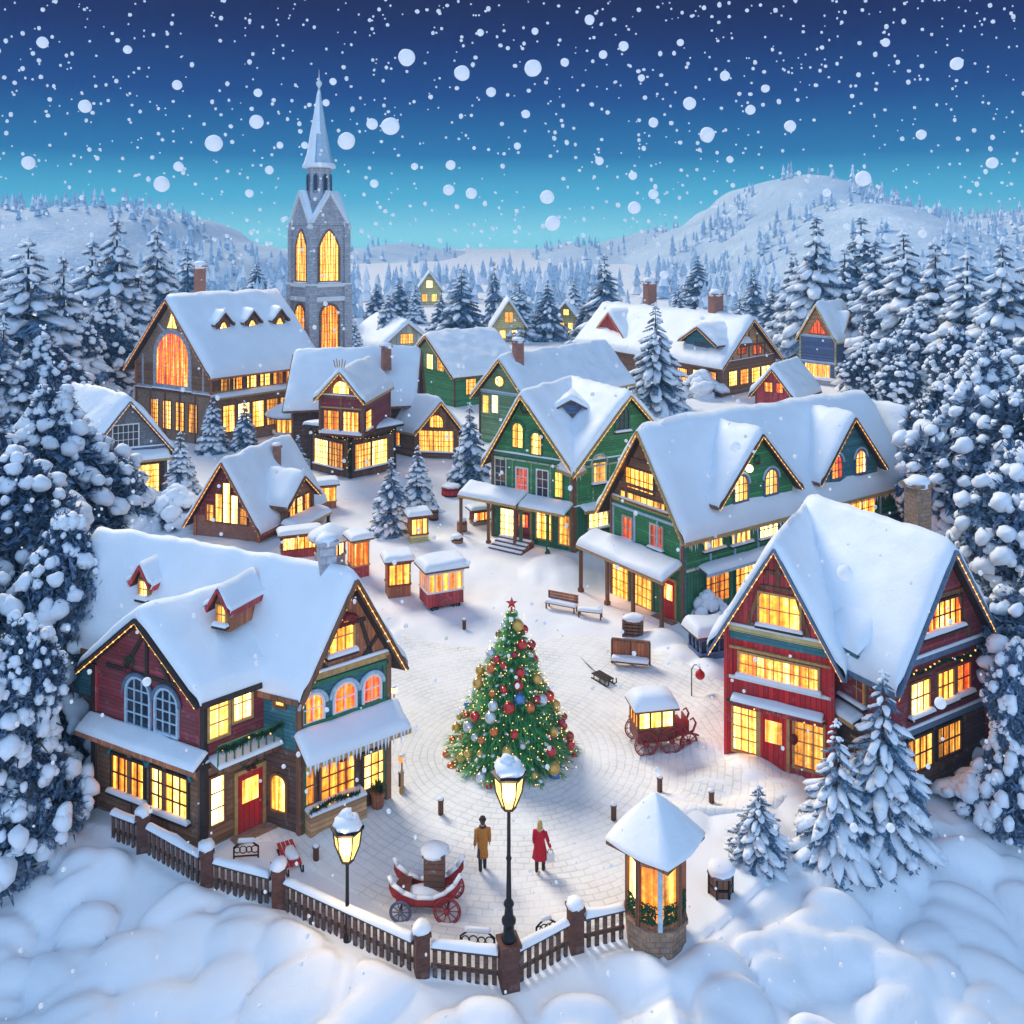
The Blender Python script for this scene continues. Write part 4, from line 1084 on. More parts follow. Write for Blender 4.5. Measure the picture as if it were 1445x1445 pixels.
# ================================================================ trees
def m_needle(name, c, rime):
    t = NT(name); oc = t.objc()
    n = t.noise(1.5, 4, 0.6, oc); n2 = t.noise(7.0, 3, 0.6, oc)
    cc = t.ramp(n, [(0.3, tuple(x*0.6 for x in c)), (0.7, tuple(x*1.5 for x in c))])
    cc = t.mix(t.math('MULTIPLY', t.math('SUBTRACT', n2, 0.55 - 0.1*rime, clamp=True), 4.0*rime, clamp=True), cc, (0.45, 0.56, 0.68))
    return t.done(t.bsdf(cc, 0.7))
M['needle'] = m_needle('blue_spruce_needles', (0.06, 0.125, 0.21), 0.9)
M['needle_green'] = m_needle('fir_needles', (0.085, 0.36, 0.1), 0.25)
M['twig'] = m_needle('frosted_twigs', (0.07, 0.125, 0.21), 0.7)
M['bark'] = m_plain('bark', (0.09, 0.06, 0.045), 0.9, 0, 0.4, 9, 0.6)
def conifer(h, R, tiers, snowy, seed, name='pine_tree', lean=1.0, fat=1.0, needle='needle', spray=6, wf=1.0, origin=True):
    random.seed(seed)
    root = thing(name, None, None, (0,0,0))
    m = MB(); m.tube([(0,0,-0.6),(0,0,h*0.3),(0,0,h*0.96)], [R*0.085, R*0.06, 0.012], 8); obj('trunk', m, M['bark'], root, uv=False)
    nd = MB(); sn = MB()
    for i in range(tiers):
        f = (i+0.5)/tiers; f = f**0.92
        z = h*(0.06 + 0.92*f); r = R*(1-f)**0.85*(1+0.10*random.uniform(-1,1)) + 0.10*R*(1-f)**0.2*0.6
        r = max(r, R*0.12)
        n = max(6, int(2*PI*r/(0.52*R/2.0)/lean)); off = random.random()*6.28
        for k in range(n):
            a = off + 2*PI*(k+random.uniform(-0.3,0.3))/n; L = r*random.uniform(0.78, 1.12)
            d = V((math.cos(a), math.sin(a), 0)); sd = V((-d.y, d.x, 0))
            z0 = z + random.uniform(-0.3,0.3)*h/tiers
            drop = L*random.uniform(0.32, 0.5)
            def bp(s): return d*(L*s) + Z*(z0 - drop*(s**1.4) + 0.10*L*max(0, s-0.7))
            # needle sprays: flat fans left, right and hanging
            S = spray
            for j in range(S):
                s = 0.22 + 0.8*j/S; p = bp(s); q = bp(min(1.08, s+0.28*wf))
                wd = (L*0.30*(1.15-0.75*s)*random.uniform(0.8, 1.25) + 0.03*R)*wf
                for sg in (-1, 1):
                    tip = q + sd*sg*wd - Z*wd*random.uniform(0.25, 0.7)
                    nd.add([p, q, tip], [(0,1,2)])
                    tip2 = p + sd*sg*wd*0.6 - Z*wd*random.uniform(0.7, 1.2)
                    nd.add([p, bp(s+0.1), tip2], [(0,1,2)])
            # snow pillow riding on the bough
            if random.random() < snowy:
                c = bp(random.uniform(0.62, 0.78)); ax = (bp(0.95)-bp(0.35)).normalized(); up = ax.cross(sd)
                if up.z < 0: up = -up
                w_ = L*random.uniform(0.17, 0.27)*fat + 0.02*R
                sn.blob(c + up*w_*0.25, L*random.uniform(0.36,0.5), w_*1.1, w_*random.uniform(0.42,0.6), 8, 5, 0.6, axis=(ax, sd, up))
                if random.random() < snowy*0.6:
                    c = bp(random.uniform(0.9, 1.02)); sn.blob(c+Z*w_*0.3, w_*0.9, w_*0.8, w_*0.55, 6, 4, 0.4, rot=a)
    sn.blob((0,0,h*0.955), R*0.045, R*0.045, R*0.09, 6, 5, 0.3)
    cr = obj('crown', nd, M[needle], root, uv=False)
    obj('crown_snow', sn, M['tree_snow'], cr, uv=False)['kind'] = 'stuff'
    return root
def puff_tree(h, R, nclump, seed, name='snowy_tree', r0=0.5):
    """a broad tree bowed under round heaps of snow"""
    random.seed(seed)
    root = thing(name, None, None, (0,0,0))
    m = MB(); m.tube([(0,0,-0.6),(0.1,0,h*0.25),(0,0.1,h*0.6),(0,0,h*0.9)], [R*0.1, R*0.075, R*0.05, 0.03], 8)
    nd = MB(); sn = MB(); tips = []
    for k in range(26):
        a = k*2.4; z = h*random.uniform(0.12, 0.85); f = z/h
        rr = R*(0.95-0.75*f**1.6)*random.uniform(0.75, 1.0)
        p0 = V((0,0,z-0.12*h*(1-f))); p1 = V((math.cos(a)*rr*0.5, math.sin(a)*rr*0.5, z+0.02*h)); p2 = V((math.cos(a)*rr, math.sin(a)*rr, z-0.02*h))
        m.tube([p0,p1,p2], [R*0.03, R*0.02, 0.015], 5); tips += [p1, p2, (p1+p2)/2]
    tr = obj('trunk', m, M['bark'], root, uv=False)
    for k in range(nclump):
        f = (k+0.5)/nclump; z = h*(0.05 + 0.93*f); a = k*2.39996 + random.uniform(-0.4,0.4)
        prof = R*(1-f**2.2)**0.6*(0.75+0.25*math.sin(f*9+seed)); prof = max(prof, 0.12*R)
        rr = prof*random.uniform(0.8, 1.0)
        c = V((math.cos(a)*rr, math.sin(a)*rr, z + random.uniform(-0.03,0.03)*h))
        s = r0*random.choice((0.5,0.65,0.85,1.05,1.3))*(1.1-0.45*f)
        ax = V((math.cos(a), math.sin(a), -0.35)).normalized(); sd = V((-math.sin(a), math.cos(a), 0)); up = ax.cross(sd)
        if up.z < 0: up = -up
        sn.blob(c, s*random.uniform(0.95,1.25), s*random.uniform(0.85,1.15), s*random.uniform(0.65,0.9), 10, 7, 0.4, axis=(ax, sd, up))
        if random.random() < 0.6: sn.blob(c+sd*s*random.uniform(-1,1)+ax*s*0.4-Z*s*0.2, s*0.55, s*0.5, s*0.42, 8, 6, 0.4)
        for _ in range(14):
            q = c - ax*s*random.uniform(0.2,1.3) - Z*s*random.uniform(0.25,1.0) + sd*s*random.gauss(0,0.75)
            d = V((random.gauss(0,1), random.gauss(0,1), random.gauss(0,1)-0.2)).normalized()*s*random.uniform(0.18,0.38)
            e = d.cross(V((0.3,0.5,0.8))).normalized()*s*0.07
            nd.add([q-e, q+e, q+d], [(0,1,2)])
    for k in range(int(nclump*45)):
        f = random.random(); z = h*(0.03+0.94*f); a = random.random()*6.283
        prof = max(R*(1-f**2.2)**0.6*(0.75+0.25*math.sin(f*9+seed)), 0.12*R)*random.uniform(0.62, 0.93)
        q = V((math.cos(a)*prof, math.sin(a)*prof, z)); s = R*0.11
        d = V((random.gauss(0,1), random.gauss(0,1), random.gauss(0,1))).normalized()*s*random.uniform(0.6,1.3); e = d.cross(V((0.3,0.5,0.8))).normalized()*s*0.28
        nd.add([q-e, q+e, q+d], [(0,1,2)])
    cr = obj('crown', nd, M['twig'], root, uv=False)
    obj('crown_snow', sn, M['tree_snow'], cr, uv=False)['kind'] = 'stuff'
    return root
protos = {}
PLANTED = []
def proto(kind):
    if kind not in protos:
        protos[kind] = {'near': lambda: conifer(6.0, 2.0, 15, 0.75, 11, fat=0.6, spray=13, wf=0.62, lean=1.25), 'near2': lambda: conifer(6.0, 2.0, 13, 0.75, 12, fat=0.62, spray=13, wf=0.62, lean=1.25),
            'mid': lambda: conifer(6.0, 1.75, 14, 0.55, 21, fat=0.75), 'mid2': lambda: conifer(6.0, 1.8, 13, 0.65, 22, fat=0.8),
            'far': lambda: conifer(6.0, 1.9, 14, 0.42, 31, fat=0.65), 'heavy': lambda: conifer(6.0, 1.9, 13, 0.85, 41, fat=0.78, spray=7), 'heavy2': lambda: conifer(6.0, 1.9, 12, 0.85, 42, fat=0.8, spray=7),
            'puff': lambda: puff_tree(6.0, 2.5, 250, 51, r0=0.24), 'puff2': lambda: puff_tree(6.0, 2.3, 220, 52, r0=0.25), 'puff3': lambda: puff_tree(6.0, 2.8, 300, 53, r0=0.23),
            'bush': lambda: puff_tree(1.6, 1.3, 34, 54, name='snowy_bush', r0=0.42)}[kind]()
        protos[kind]['_n'] = 0
    return protos[kind]
def plant(kind, x, y, h, label, cat='pine tree', group=None, z=0.0, wide=1.0):
    p = proto(kind)
    o = p if p['_n'] == 0 else copy_tree(p)
    p['_n'] = 1
    if '_n' in o and o is not p: del o['_n']
    base = 1.6 if kind == 'bush' else 6.0
    s = h/base; o.scale = (s*wide, s*wide, s); o.location = (x, y, z); o.rotation_euler = (0, 0, random.random()*6.28)
    tag(o, label, cat, group); PLANTED.append(o)
    return o
def tree_px(kind, px, pyt, pyb, label, wide=1.0, cat='pine tree', group=None):
    p = P(px, pyb); h = (pyb-pyt)*p.y/FPX
    random.seed(int(px*7+pyb)); return plant(kind, p.x, p.y, h, label, cat, group, 0.0, wide)
tree_px('near', 1246, 950, 1185, 'tall snow laden pine standing against the red shop house', 0.92)
tree_px('near2', 1180, 1003, 1205, 'narrow snow laden pine left of the tall one at the red shop house', 0.9)
tree_px('near', 1070, 1103, 1212, 'short broad snowy pine in front of the red shop doorway', 1.35)
tree_px('mid', 552, 643, 752, 'larger, nearer pine of the pair standing at the edge of the square', 1.05)
tree_px('mid2', 590, 626, 724, 'smaller, farther pine of the pair standing at the edge of the square', 1.0)
tree_px('mid', 663, 565, 690, 'bluish pine left of the porched green house', 0.9)
tree_px('mid2', 300, 556, 640, 'slim snowy pine in front of the brown hall, nearest its corner', 0.95)
tree_px('mid', 345, 563, 640, 'small snowy pine before the lit side windows of the hall', 1.0)
tree_px('mid2', 255, 606, 705, 'blue snowy pine between the grey cottage and the A-frame house', 1.0)
tree_px('mid', 421, 612, 690, 'dark slender pine behind the A-frame house chimney', 0.9)
tree_px('near', 925, 424, 580, 'big snowy pine between the two green houses and the brown house', 0.95)
tree_px('far', 651, 374, 505, 'tall blue pine in the middle distance above the green cottage', 1.1)
tree_px('far', 853, 356, 492, 'tall blue pine left of the red gable in the middle distance', 1.05)
tree_px('far', 773, 392, 480, 'pale blue pine between the two far golden cottages', 1.0)
tree_px('far', 985, 358, 440, 'blue pine rising behind the roof of the brown house, left of its chimney', 1.15)
tree_px('far', 1063, 376, 470, 'slender blue pine rising behind the right end of the brown house', 0.9)
tree_px('far', 362, 366, 445, 'hazy pine behind the ridge of the hall', 1.2)
tree_px('far', 563, 390, 455, 'hazy blue pine right of the church tower', 1.2)
tree_px('far', 531, 398, 455, 'pale low pine close to the right side of the church tower', 1.2)
tree_px('far', 622, 412, 475, 'misty pine left of the tall blue pine in the middle distance', 1.1)
tree_px('far', 697, 366, 470, 'thin ghostly pine in the haze left of the golden gabled cottage', 0.6)
tree_px('heavy', 1152, 296, 520, 'very tall snow crusted pine at the left edge of the right hand wood', 0.85)
tree_px('far', 1192, 345, 520, 'dark blue pine behind the little blue house', 1.0)
tree_px('heavy2', 222, 315, 545, 'very tall snow crusted pine left of the brown hall', 0.8)
tree_px('heavy', 165, 296, 560, 'tall snow crusted pine at the top left edge of the wood', 0.9)
# wood on both sides of the village: each tree its own
random.seed(77)
WL = 'snow crusted pine in the dense wood on the left hand slope'
WR = 'snow crusted pine in the dense wood on the right hand slope'
for (px, pt, pb, k) in ((130,330,560,'heavy'),(195,380,560,'heavy2'),(90,350,600,'heavy'),(40,330,610,'heavy2'),(150,420,580,'puff3'),(95,440,600,'puff'),(-10,350,600,'heavy'),(-60,340,620,'heavy2'),
        (210,440,560,'puff2'),(60,470,640,'puff3'),(5,440,650,'heavy'),(-50,450,660,'puff'),(265,345,500,'far'),(180,350,540,'far')):
    tree_px(k, px, pt, pb, WL, random.uniform(0.85,1.15), group='pines of the left hand wood')
for (px, pt, pb, k) in ((1120,350,500,'heavy2'),(1235,330,540,'heavy'),(1275,318,560,'heavy2'),(1320,330,580,'heavy'),(1250,420,560,'puff'),(1300,430,590,'puff3'),(1365,350,600,'heavy2'),(1415,330,620,'heavy'),
        (1350,460,620,'puff2'),(1460,340,620,'heavy2'),(1500,360,640,'heavy'),(1225,480,580,'puff3'),(1270,500,610,'puff2'),(1400,470,660,'puff3'),(1460,480,690,'puff'),(1330,540,660,'puff2'),(1090,400,480,'far'),(1215,300,500,'far')):
    tree_px(k, px, pt, pb, WR, random.uniform(0.85,1.15), group='pines of the right hand wood')
# broad snow heaped trees that frame the picture
SL = 'broad tree bowed under round heaps of snow crowding beside the timbered inn'
for i, (px, pt, pb, k, w) in enumerate(((75,545,880,'puff3',1.0),(20,640,1000,'puff',1.0),(95,720,1060,'puff2',0.85),(-45,560,960,'puff3',1.0),(30,870,1180,'puff',0.75),(-30,850,1200,'puff2',0.9),(120,640,850,'puff',0.8),(-110,700,1100,'puff3',0.9))):
    tree_px(k, px, pt, pb, SL, w, 'snowy tree', 'snow heaped trees left of the inn')
SR = 'broad tree bowed under round heaps of snow crowding behind the red shop house'
for i, (px, pt, pb, k, w) in enumerate(((1330,545,780,'puff',0.95),(1395,500,830,'puff3',0.95),(1300,640,800,'puff2',0.8),(1440,620,960,'puff2',0.9),(1470,520,860,'puff',1.0),(1385,690,900,'puff3',0.7),(1490,760,1100,'puff3',0.9),(1440,900,1160,'puff',0.7))):
    tree_px(k, px, pt, pb, SR, w, 'snowy tree', 'snow heaped trees right of the shop house')
tree_px('bush', 186, 683, 745, 'rounded snow covered bush in front of the grey cottage', 1.1, 'bush')
tree_px('bush', 1385, 1095, 1150, 'snow covered bush at the foot of the red shop house, under its right hand windows', 1.2, 'bush')
tree_px('bush', 250, 690, 742, 'small snowy bush beside the A-frame house', 1.0, 'bush')
tree_px('bush', 990, 525, 560, 'round snowy bush by the wall of the brown house', 1.1, 'bush')
tree_px('bush', 1000, 838, 882, 'frosted bush at the corner of the long green house', 0.8, 'bush')
# ---------------------------------------------------------------- the Christmas tree
def christmas_tree():
    c = G(722,1062); h, R = 6.0, 2.75
    random.seed(5)
    root = thing('christmas_tree', 'big green Christmas tree hung with coloured baubles in the middle of the square', 'christmas tree', c)
    m = MB(); m.tube([c, c+Z*h*0.95], [0.2, 0.03], 8); obj('trunk', m, M['bark'], root, uv=False)
    nd = MB(); sn = MB(); tips = []
    tiers = 20
    for i in range(tiers):
        f = (i+0.4)/tiers; z = h*(0.04+0.93*f); r = R*(1-f)**0.95+0.08
        n = max(6, int(2*PI*r/0.34)); off = random.random()*6.28
        for k in range(n):
            a = off+2*PI*(k+random.uniform(-.3,.3))/n; L = r*random.uniform(0.85,1.08)
            d = V((math.cos(a), math.sin(a), 0)); sd = V((-d.y, d.x, 0)); drop = L*random.uniform(0.25,0.38)
            def bp(s): return c + d*(L*s) + Z*(z - drop*s**1.3 + 0.12*L*max(0,s-0.6))
            tips.append((f, bp(0.97)))
            for j in range(7):
                s = 0.3+0.7*j/7; p = bp(s); q = bp(min(1.08,s+0.16))
                for _ in range(3):
                    for sg in (-1,1):
                        wd = random.uniform(0.14,0.30)*(1.1-0.45*s)
                        tip = q+sd*sg*wd+V((0,0,random.uniform(-0.16,0.10)))+d*random.uniform(0,0.12)
                        e = (tip-p).cross(Z).normalized()*0.028
                        nd.add([p-e, p+e, tip], [(0,1,2)])
            if random.random() < 0.3:
                q = bp(random.uniform(0.75,1.0)); sn.blob(q+Z*0.03, 0.12, 0.08, 0.045, 6, 4, 0.4, rot=a)
    cr = obj('crown', nd, M['needle_green'], root, uv=False)
    obj('crown_snow', sn, M['tree_snow'], cr, uv=False)
    cols = [('red',(0.6,0.02,0.02)),('red',(0.6,0.02,0.02)),('orange',(0.75,0.16,0.03)),('gold',(0.7,0.42,0.08)),('blue',(0.06,0.22,0.5)),('silver',(0.65,0.7,0.75)),('crimson',(0.4,0.01,0.03))]
    mats = []
    for nme, cc in cols:
        t = NT('bauble_'+nme); mats.append(t.done(t.bsdf(cc, 0.22, None, 0.35, 0.6, **{'Coat Weight': 0.6, 'Coat Roughness': 0.08})))
    front = [p for f, p in tips if (p-c).y < 0.9]
    random.shuffle(front); chosen = []
    for p in front:
        if all((p-q).length > 0.4 for q in chosen): chosen.append(p)
        if len(chosen) >= 98: break
    for p in chosen:
        o = V((p.x-c.x, p.y-c.y, 0)).normalized(); r = random.choice((0.13,0.16,0.2,0.23))
        m = MB(); q = p+o*0.06-Z*0.06; m.blob(q, r, r, r, 14, 9); m.tube([q+Z*r*0.95, q+Z*(r+0.05)], 0.025, 6, mi=1)
        obj('bauble', m, [random.choice(mats), M['gold']], root, uv=False)
    m = MB()
    for f, p in tips:
        for _ in range(2):
            if random.random() < 0.8: m.blob(p+V((random.uniform(-.25,.25), random.uniform(-.25,.25), random.uniform(-.1,.22))), 0.02, 0.02, 0.022, 5, 4)
    obj('fairy_light', m, m_emit('fairy_bulb', (1.0,0.6,0.2), 2.5), root, uv=False)['kind'] = 'stuff'
    m = MB()
    pts = []
    for k in range(10):
        r = 0.26 if k % 2 == 0 else 0.11; a = PI/2+2*PI*k/10; pts.append(c+V((math.cos(a)*r, 0, h+0.05+math.sin(a)*r)))
    m.add(pts+[c+V((0,-0.07,h+0.05)), c+V((0,0.07,h+0.05))], [(k,(k+1)%10,10) for k in range(10)]+[((k+1)%10,k,11) for k in range(10)])
    m.tube([c+Z*(h-0.35), c+Z*(h-0.1)], [0.06,0.04], 8)
    obj('star', m, mats[0], root, uv=False)
    m = MB(); m.lathe(c, [(0.55,0.0),(0.62,0.05),(0.58,0.4),(0.45,0.42)], 16); obj('pot', m, M['rust'], root)
christmas_tree()
# ================================================================ fence, pillars, lamps
FENCE = [G(150,1178), G(202,1198), G(292,1250), G(393,1278), G(595,1374), G(718,1389), G(812,1337), G(893,1318)]
def pillar(p, label, s=0.55, h=1.2):
    root = thing('brick_pillar', label, 'pillar', p, 'brick pillars of the fence')
    m = MB(); m.box(p-Z*0.6, s, s, h+0.6, 0.3); m.box(p+Z*(h-0.002), s*1.2, s*1.2, 0.1, 0.3); obj('shaft', m, M['post_brick'], root)
    return root
def fence(p0, p1, label):
    root = thing('picket_fence', label, 'fence', (p0+p1)/2, 'picket fence sections')
    d = p1-p0; L = d.length; t_ = d.normalized(); n_ = V((t_.y,-t_.x,0))
    m = MB(); k = int((L-0.7)/0.24)
    for i in range(k+1):
        q = p0 + t_*(0.4+(L-0.8)*i/max(1,k)); m.box(q-Z*0.3+n_*0.05, 0.13, 0.05, 1.12+0.02*math.sin(i*2.3), math.atan2(t_.y,t_.x))
    obj('pickets_panel'.replace('pickets','picket'), m, M['dark_brown'], root)
    for z in (0.28, 0.78):
        m = MB(); m.beam(p0+t_*0.28+Z*z, p1-t_*0.28+Z*z, 0.06, 0.11); obj('rail', m, M['dark_brown'], root)
    m = MB(); a, b = p0+t_*0.3+Z*0.83, p1-t_*0.3+Z*0.83; m.beam(a, b, 0.2, 0.05); cap = obj('cap_rail', m, M['dark_brown'], root)
    m = MB(); a += Z*0.02; b += Z*0.02
    snow_patch(m, a-n_*0.13, b-n_*0.13, b+n_*0.13, a+n_*0.13, 0.15, 0.1, 0.3, 0.7, 0.02); obj('cap_snow', m, M['snow'], cap, uv=False)
names = ['leftmost', 'second from the left', 'third from the left, by the inn', 'fourth from the left, left of the small lamp', 'at the right of the small lamp', 'at the corner, carrying the tall lamp', 'on the right, between the corner and the glazed kiosk']
for i, p in enumerate(FENCE[1:-1]):
    pl = pillar(p, 'dark brick fence pillar, ' + ['leftmost, beside the big snowy trees', 'at the foot of the inn', 'left of the smaller lamp post', 'right of the smaller lamp post', 'at the corner, carrying the tall lamp post', 'halfway between the tall lamp post and the glazed kiosk'][i], 0.5 if i == 4 else 0.4, 1.15)
    if i != 4:
        m = MB(); q = p+Z*1.25
        m.blob(q+Z*0.03, 0.28, 0.28, 0.2, 10, 6, 0.3); obj('pillar_snow', m, M['snow'], pl, uv=False)
for i in range(len(FENCE)-1):
    fence(FENCE[i], FENCE[i+1], 'snowy dark picket fence section ' + ['outermost on the left', 'below the left corner of the inn', 'below the door of the inn', 'passing behind the smaller lamp post', 'left of the corner pillar with the tall lamp', 'right of the corner pillar with the tall lamp', 'ending at the glazed kiosk'][i])
M['lamp_glass'] = m_emit('lamp_glass', (1.0, 0.66, 0.16), 1.7)
def lamp_post(base, H, label, pedestal):
    root = thing('lamp_post', label, 'street lamp', base, 'lit lamp posts')
    hh = 1.35; zb = H-hh
    m = MB()
    if pedestal:
        m.lathe(base, [(0.2,0),(0.22,0.1),(0.16,0.18),(0.15,0.45),(0.2,0.5),(0.2,0.6),(0.13,0.66),(0.11,0.95),(0.15,1.0),(0.14,1.06),(0.075,1.15),(0.06,zb*0.6),(0.085,zb*0.62),(0.055,zb*0.64),(0.05,zb-0.12),(0.1,zb-0.06),(0.12,zb)], 12)
    else:
        m.lathe(base-Z*0.4, [(0.12,0),(0.12,0.5),(0.07,0.62),(0.055,zb*0.7),(0.05,zb+0.25),(0.1,zb+0.32),(0.11,zb+0.4)], 12)
    pole = obj('pole', m, M['iron'], root, uv=False)
    top = base+Z*zb; n = 6
    r0, r1 = 0.2, 0.43; g0, g1 = 0.05, 0.92
    m = MB(); m.lathe(top, [(r0*0.93,g0),(r1*0.8,0.45),(r1*0.95,g1)], n, smooth=False); gl = obj('lantern_glass', m, M['lamp_glass'], root, uv=False)
    m = MB()
    for k in range(n):
        a = 2*PI*k/n; d = V((math.cos(a), math.sin(a), 0))
        m.tube([top+d*r0+Z*g0, top+d*r1*0.86+Z*0.45, top+d*r1+Z*g1], 0.025, 5)
    m.lathe(top, [(0.08,-0.08),(r0*1.1,0.0),(r0*1.1,0.06),(r0*0.8,0.07)], n, smooth=False)
    m.lathe(top, [(r1*0.8,g1),(r1*1.18,g1+0.02),(r1*1.2,g1+0.09),(0.26,g1+0.2),(0.22,g1+0.3),(0.05,g1+0.38)], n, smooth=False)
    obj('lantern_frame', m, M['iron'], root, uv=False)
    m = MB(); m.blob(top+Z*(g1+0.2), r1*1.02, r1*1.0, 0.22, 12, 7, 0.35); m.blob(top+Z*(g1+0.38)+V((-0.06,0,0)), 0.22, 0.2, 0.2, 9, 6, 0.4)
    m.blob(top+Z*(g1+0.3)+V((0.2,0.05,0)), 0.14, 0.14, 0.13, 8, 6, 0.4)
    obj('lantern_snow', m, M['snow'], root, uv=False)
    l = bpy.data.lights.new('lamp_light', 'POINT'); l.energy = 160; l.color = (1.0, 0.68, 0.32); l.shadow_soft_size = 0.3
    lo = bpy.data.objects.new('lamp_light', l); col.objects.link(lo); lo.location = top+Z*0.5+V((0,-0.0,-0.75)); lo.location = (top.x, top.y-0.6, top.z+0.45)
lp = FENCE[5]
lamp_post(lp+Z*1.24, 5.05, 'tall black lamp post with a yellow lantern, standing on the corner pillar of the fence', True)
lamp_post(G(490,1325), 3.7, 'smaller black lamp post with a yellow lantern in front of the inn', False)
# ---------------------------------------------------------------- glazed kiosk on the drifts
def kiosk():
    c = G(925,1322); root = thing('glazed_kiosk', 'round wooden kiosk with lit panes, green plants and a pointed snow roof, ending the fence', 'kiosk', c)
    m = MB(); m.lathe(c-Z*0.6, [(0.92,0),(0.92,1.25),(0.98,1.27),(0.98,1.4)], 8, smooth=False, rot=PI/8); obj('base', m, M['rubble'], root)
    r = 0.84; z0, z1 = 0.8, 2.95
    for k in range(8):
        a = -PI/2 + 2*PI*k/8; p = c+V((math.cos(a)*r, math.sin(a)*r, 0)); m = MB(); m.box(p+Z*z0, 0.13, 0.13, z1-z0, a)
        obj('post', m, M['frost_trim' if k == 0 else 'timber'], root)
    for k in range(8):
        a0 = -PI/2+2*PI*k/8; a1 = a0+2*PI/8
        p0 = c+V((math.cos(a0)*r, math.sin(a0)*r, 0)); p1 = c+V((math.cos(a1)*r, math.sin(a1)*r, 0)); f = Face(p0, p1)
        m = MB(); m.para(f.pt(0.06,z0,-0.06), f.t*(f.L-0.12), f.n*0.08, Z*0.16); obj('panel', m, M['rust'], root)
        m = MB(); m.para(f.pt(0.06,z1-0.4,-0.06), f.t*(f.L-0.12), f.n*0.08, Z*0.4); obj('panel', m, M['rust'], root)
        m = MB(); m.add([f.pt(0.02,z0+0.1,-0.05), f.pt(f.L-0.02,z0+0.1,-0.05), f.pt(f.L-0.02,z1-0.3,-0.05), f.pt(0.02,z1-0.3,-0.05)], [(0,1,2,3)])
        w = obj('pane', m, M['lit' if k % 2 else 'lity'], root)
        if k in (6, 7, 0, 1):
            m = MB()
            for _ in range(420):
                q = f.pt(f.L*random.uniform(0.15,0.85), z0+0.16+0.55*random.random()**1.2, 0.03)
                d = V((random.gauss(0,1), random.gauss(0,1), random.gauss(0,1))).normalized()*0.11; e = d.cross(f.n).normalized()*0.035
                m.add([q-e, q+e, q+d*0.6+f.n*0.03], [(0,1,2)])
            obj('plant', m, M['wreath'], root, uv=False)
    m = MB(); m.lathe(c, [(1.2,z1+0.02),(1.5,z1-0.1),(1.5,z1-0.0),(0.75,z1+0.62),(0.05,z1+1.15)], 4, smooth=False, rot=0.08); ro = obj('roof', m, M['timber'], root)
    m = MB(); m.lathe(c, [(1.52,z1+0.0),(1.56,z1+0.07),(1.48,z1+0.17),(1.1,z1+0.52),(0.72,z1+0.86),(0.36,z1+1.16),(0.14,z1+1.3),(0.0,z1+1.36)], 32, rot=0.08)
    for i, p in enumerate(m.v):
        d = p-c; a = math.atan2(d.y, d.x)-0.08; rr = math.hypot(d.x, d.y)
        k = 1/max(abs(math.cos(((a+PI/4) % (PI/2))-PI/4)), 0.5)*0.0 + (1.0 / (abs(math.cos(a))+abs(math.sin(a)))) if rr > 0 else 1
        k = 0.7*k + 0.3*0.85 if True else k
        k = min(1.0, k+0.03)
        nz = noise.noise(p*1.5)*0.04
        m.v[i] = c + V((d.x*k, d.y*k, d.z+nz*(1 if rr > 0.2 else 0)))
    obj('roof_snow', m, M['roof_snow'], ro, uv=False)
kiosk()
def bin_post():
    c = G(1017,1262); root = thing('litter_bin', 'small six sided wooden bin with a cap of snow, right of the glazed kiosk', 'bin', c)
    m = MB(); m.lathe(c-Z*0.3, [(0.36,0),(0.38,0.98),(0.34,1.0)], 6, smooth=False); b = obj('body', m, M['timber'], root)
    m = MB()
    for k in range(6):
        a = 2*PI*k/6; m.box(c+V((math.cos(a)*0.38, math.sin(a)*0.38, -0.3)), 0.06, 0.06, 1.0, a)
    m.lathe(c, [(0.39,0.28),(0.41,0.3),(0.41,0.36),(0.38,0.37)], 6, smooth=False)
    obj('band', m, M['iron'], root)
    m = MB(); m.lathe(c, [(0.36,0.68),(0.44,0.7),(0.44,0.75),(0.3,0.78)], 6, smooth=False); lid = obj('lid', m, M['slate'], root)
    m = MB(); m.blob(c+Z*0.82, 0.45, 0.45, 0.22, 12, 7, 0.2); obj('lid_snow', m, M['snow'], lid, uv=False)
bin_post()
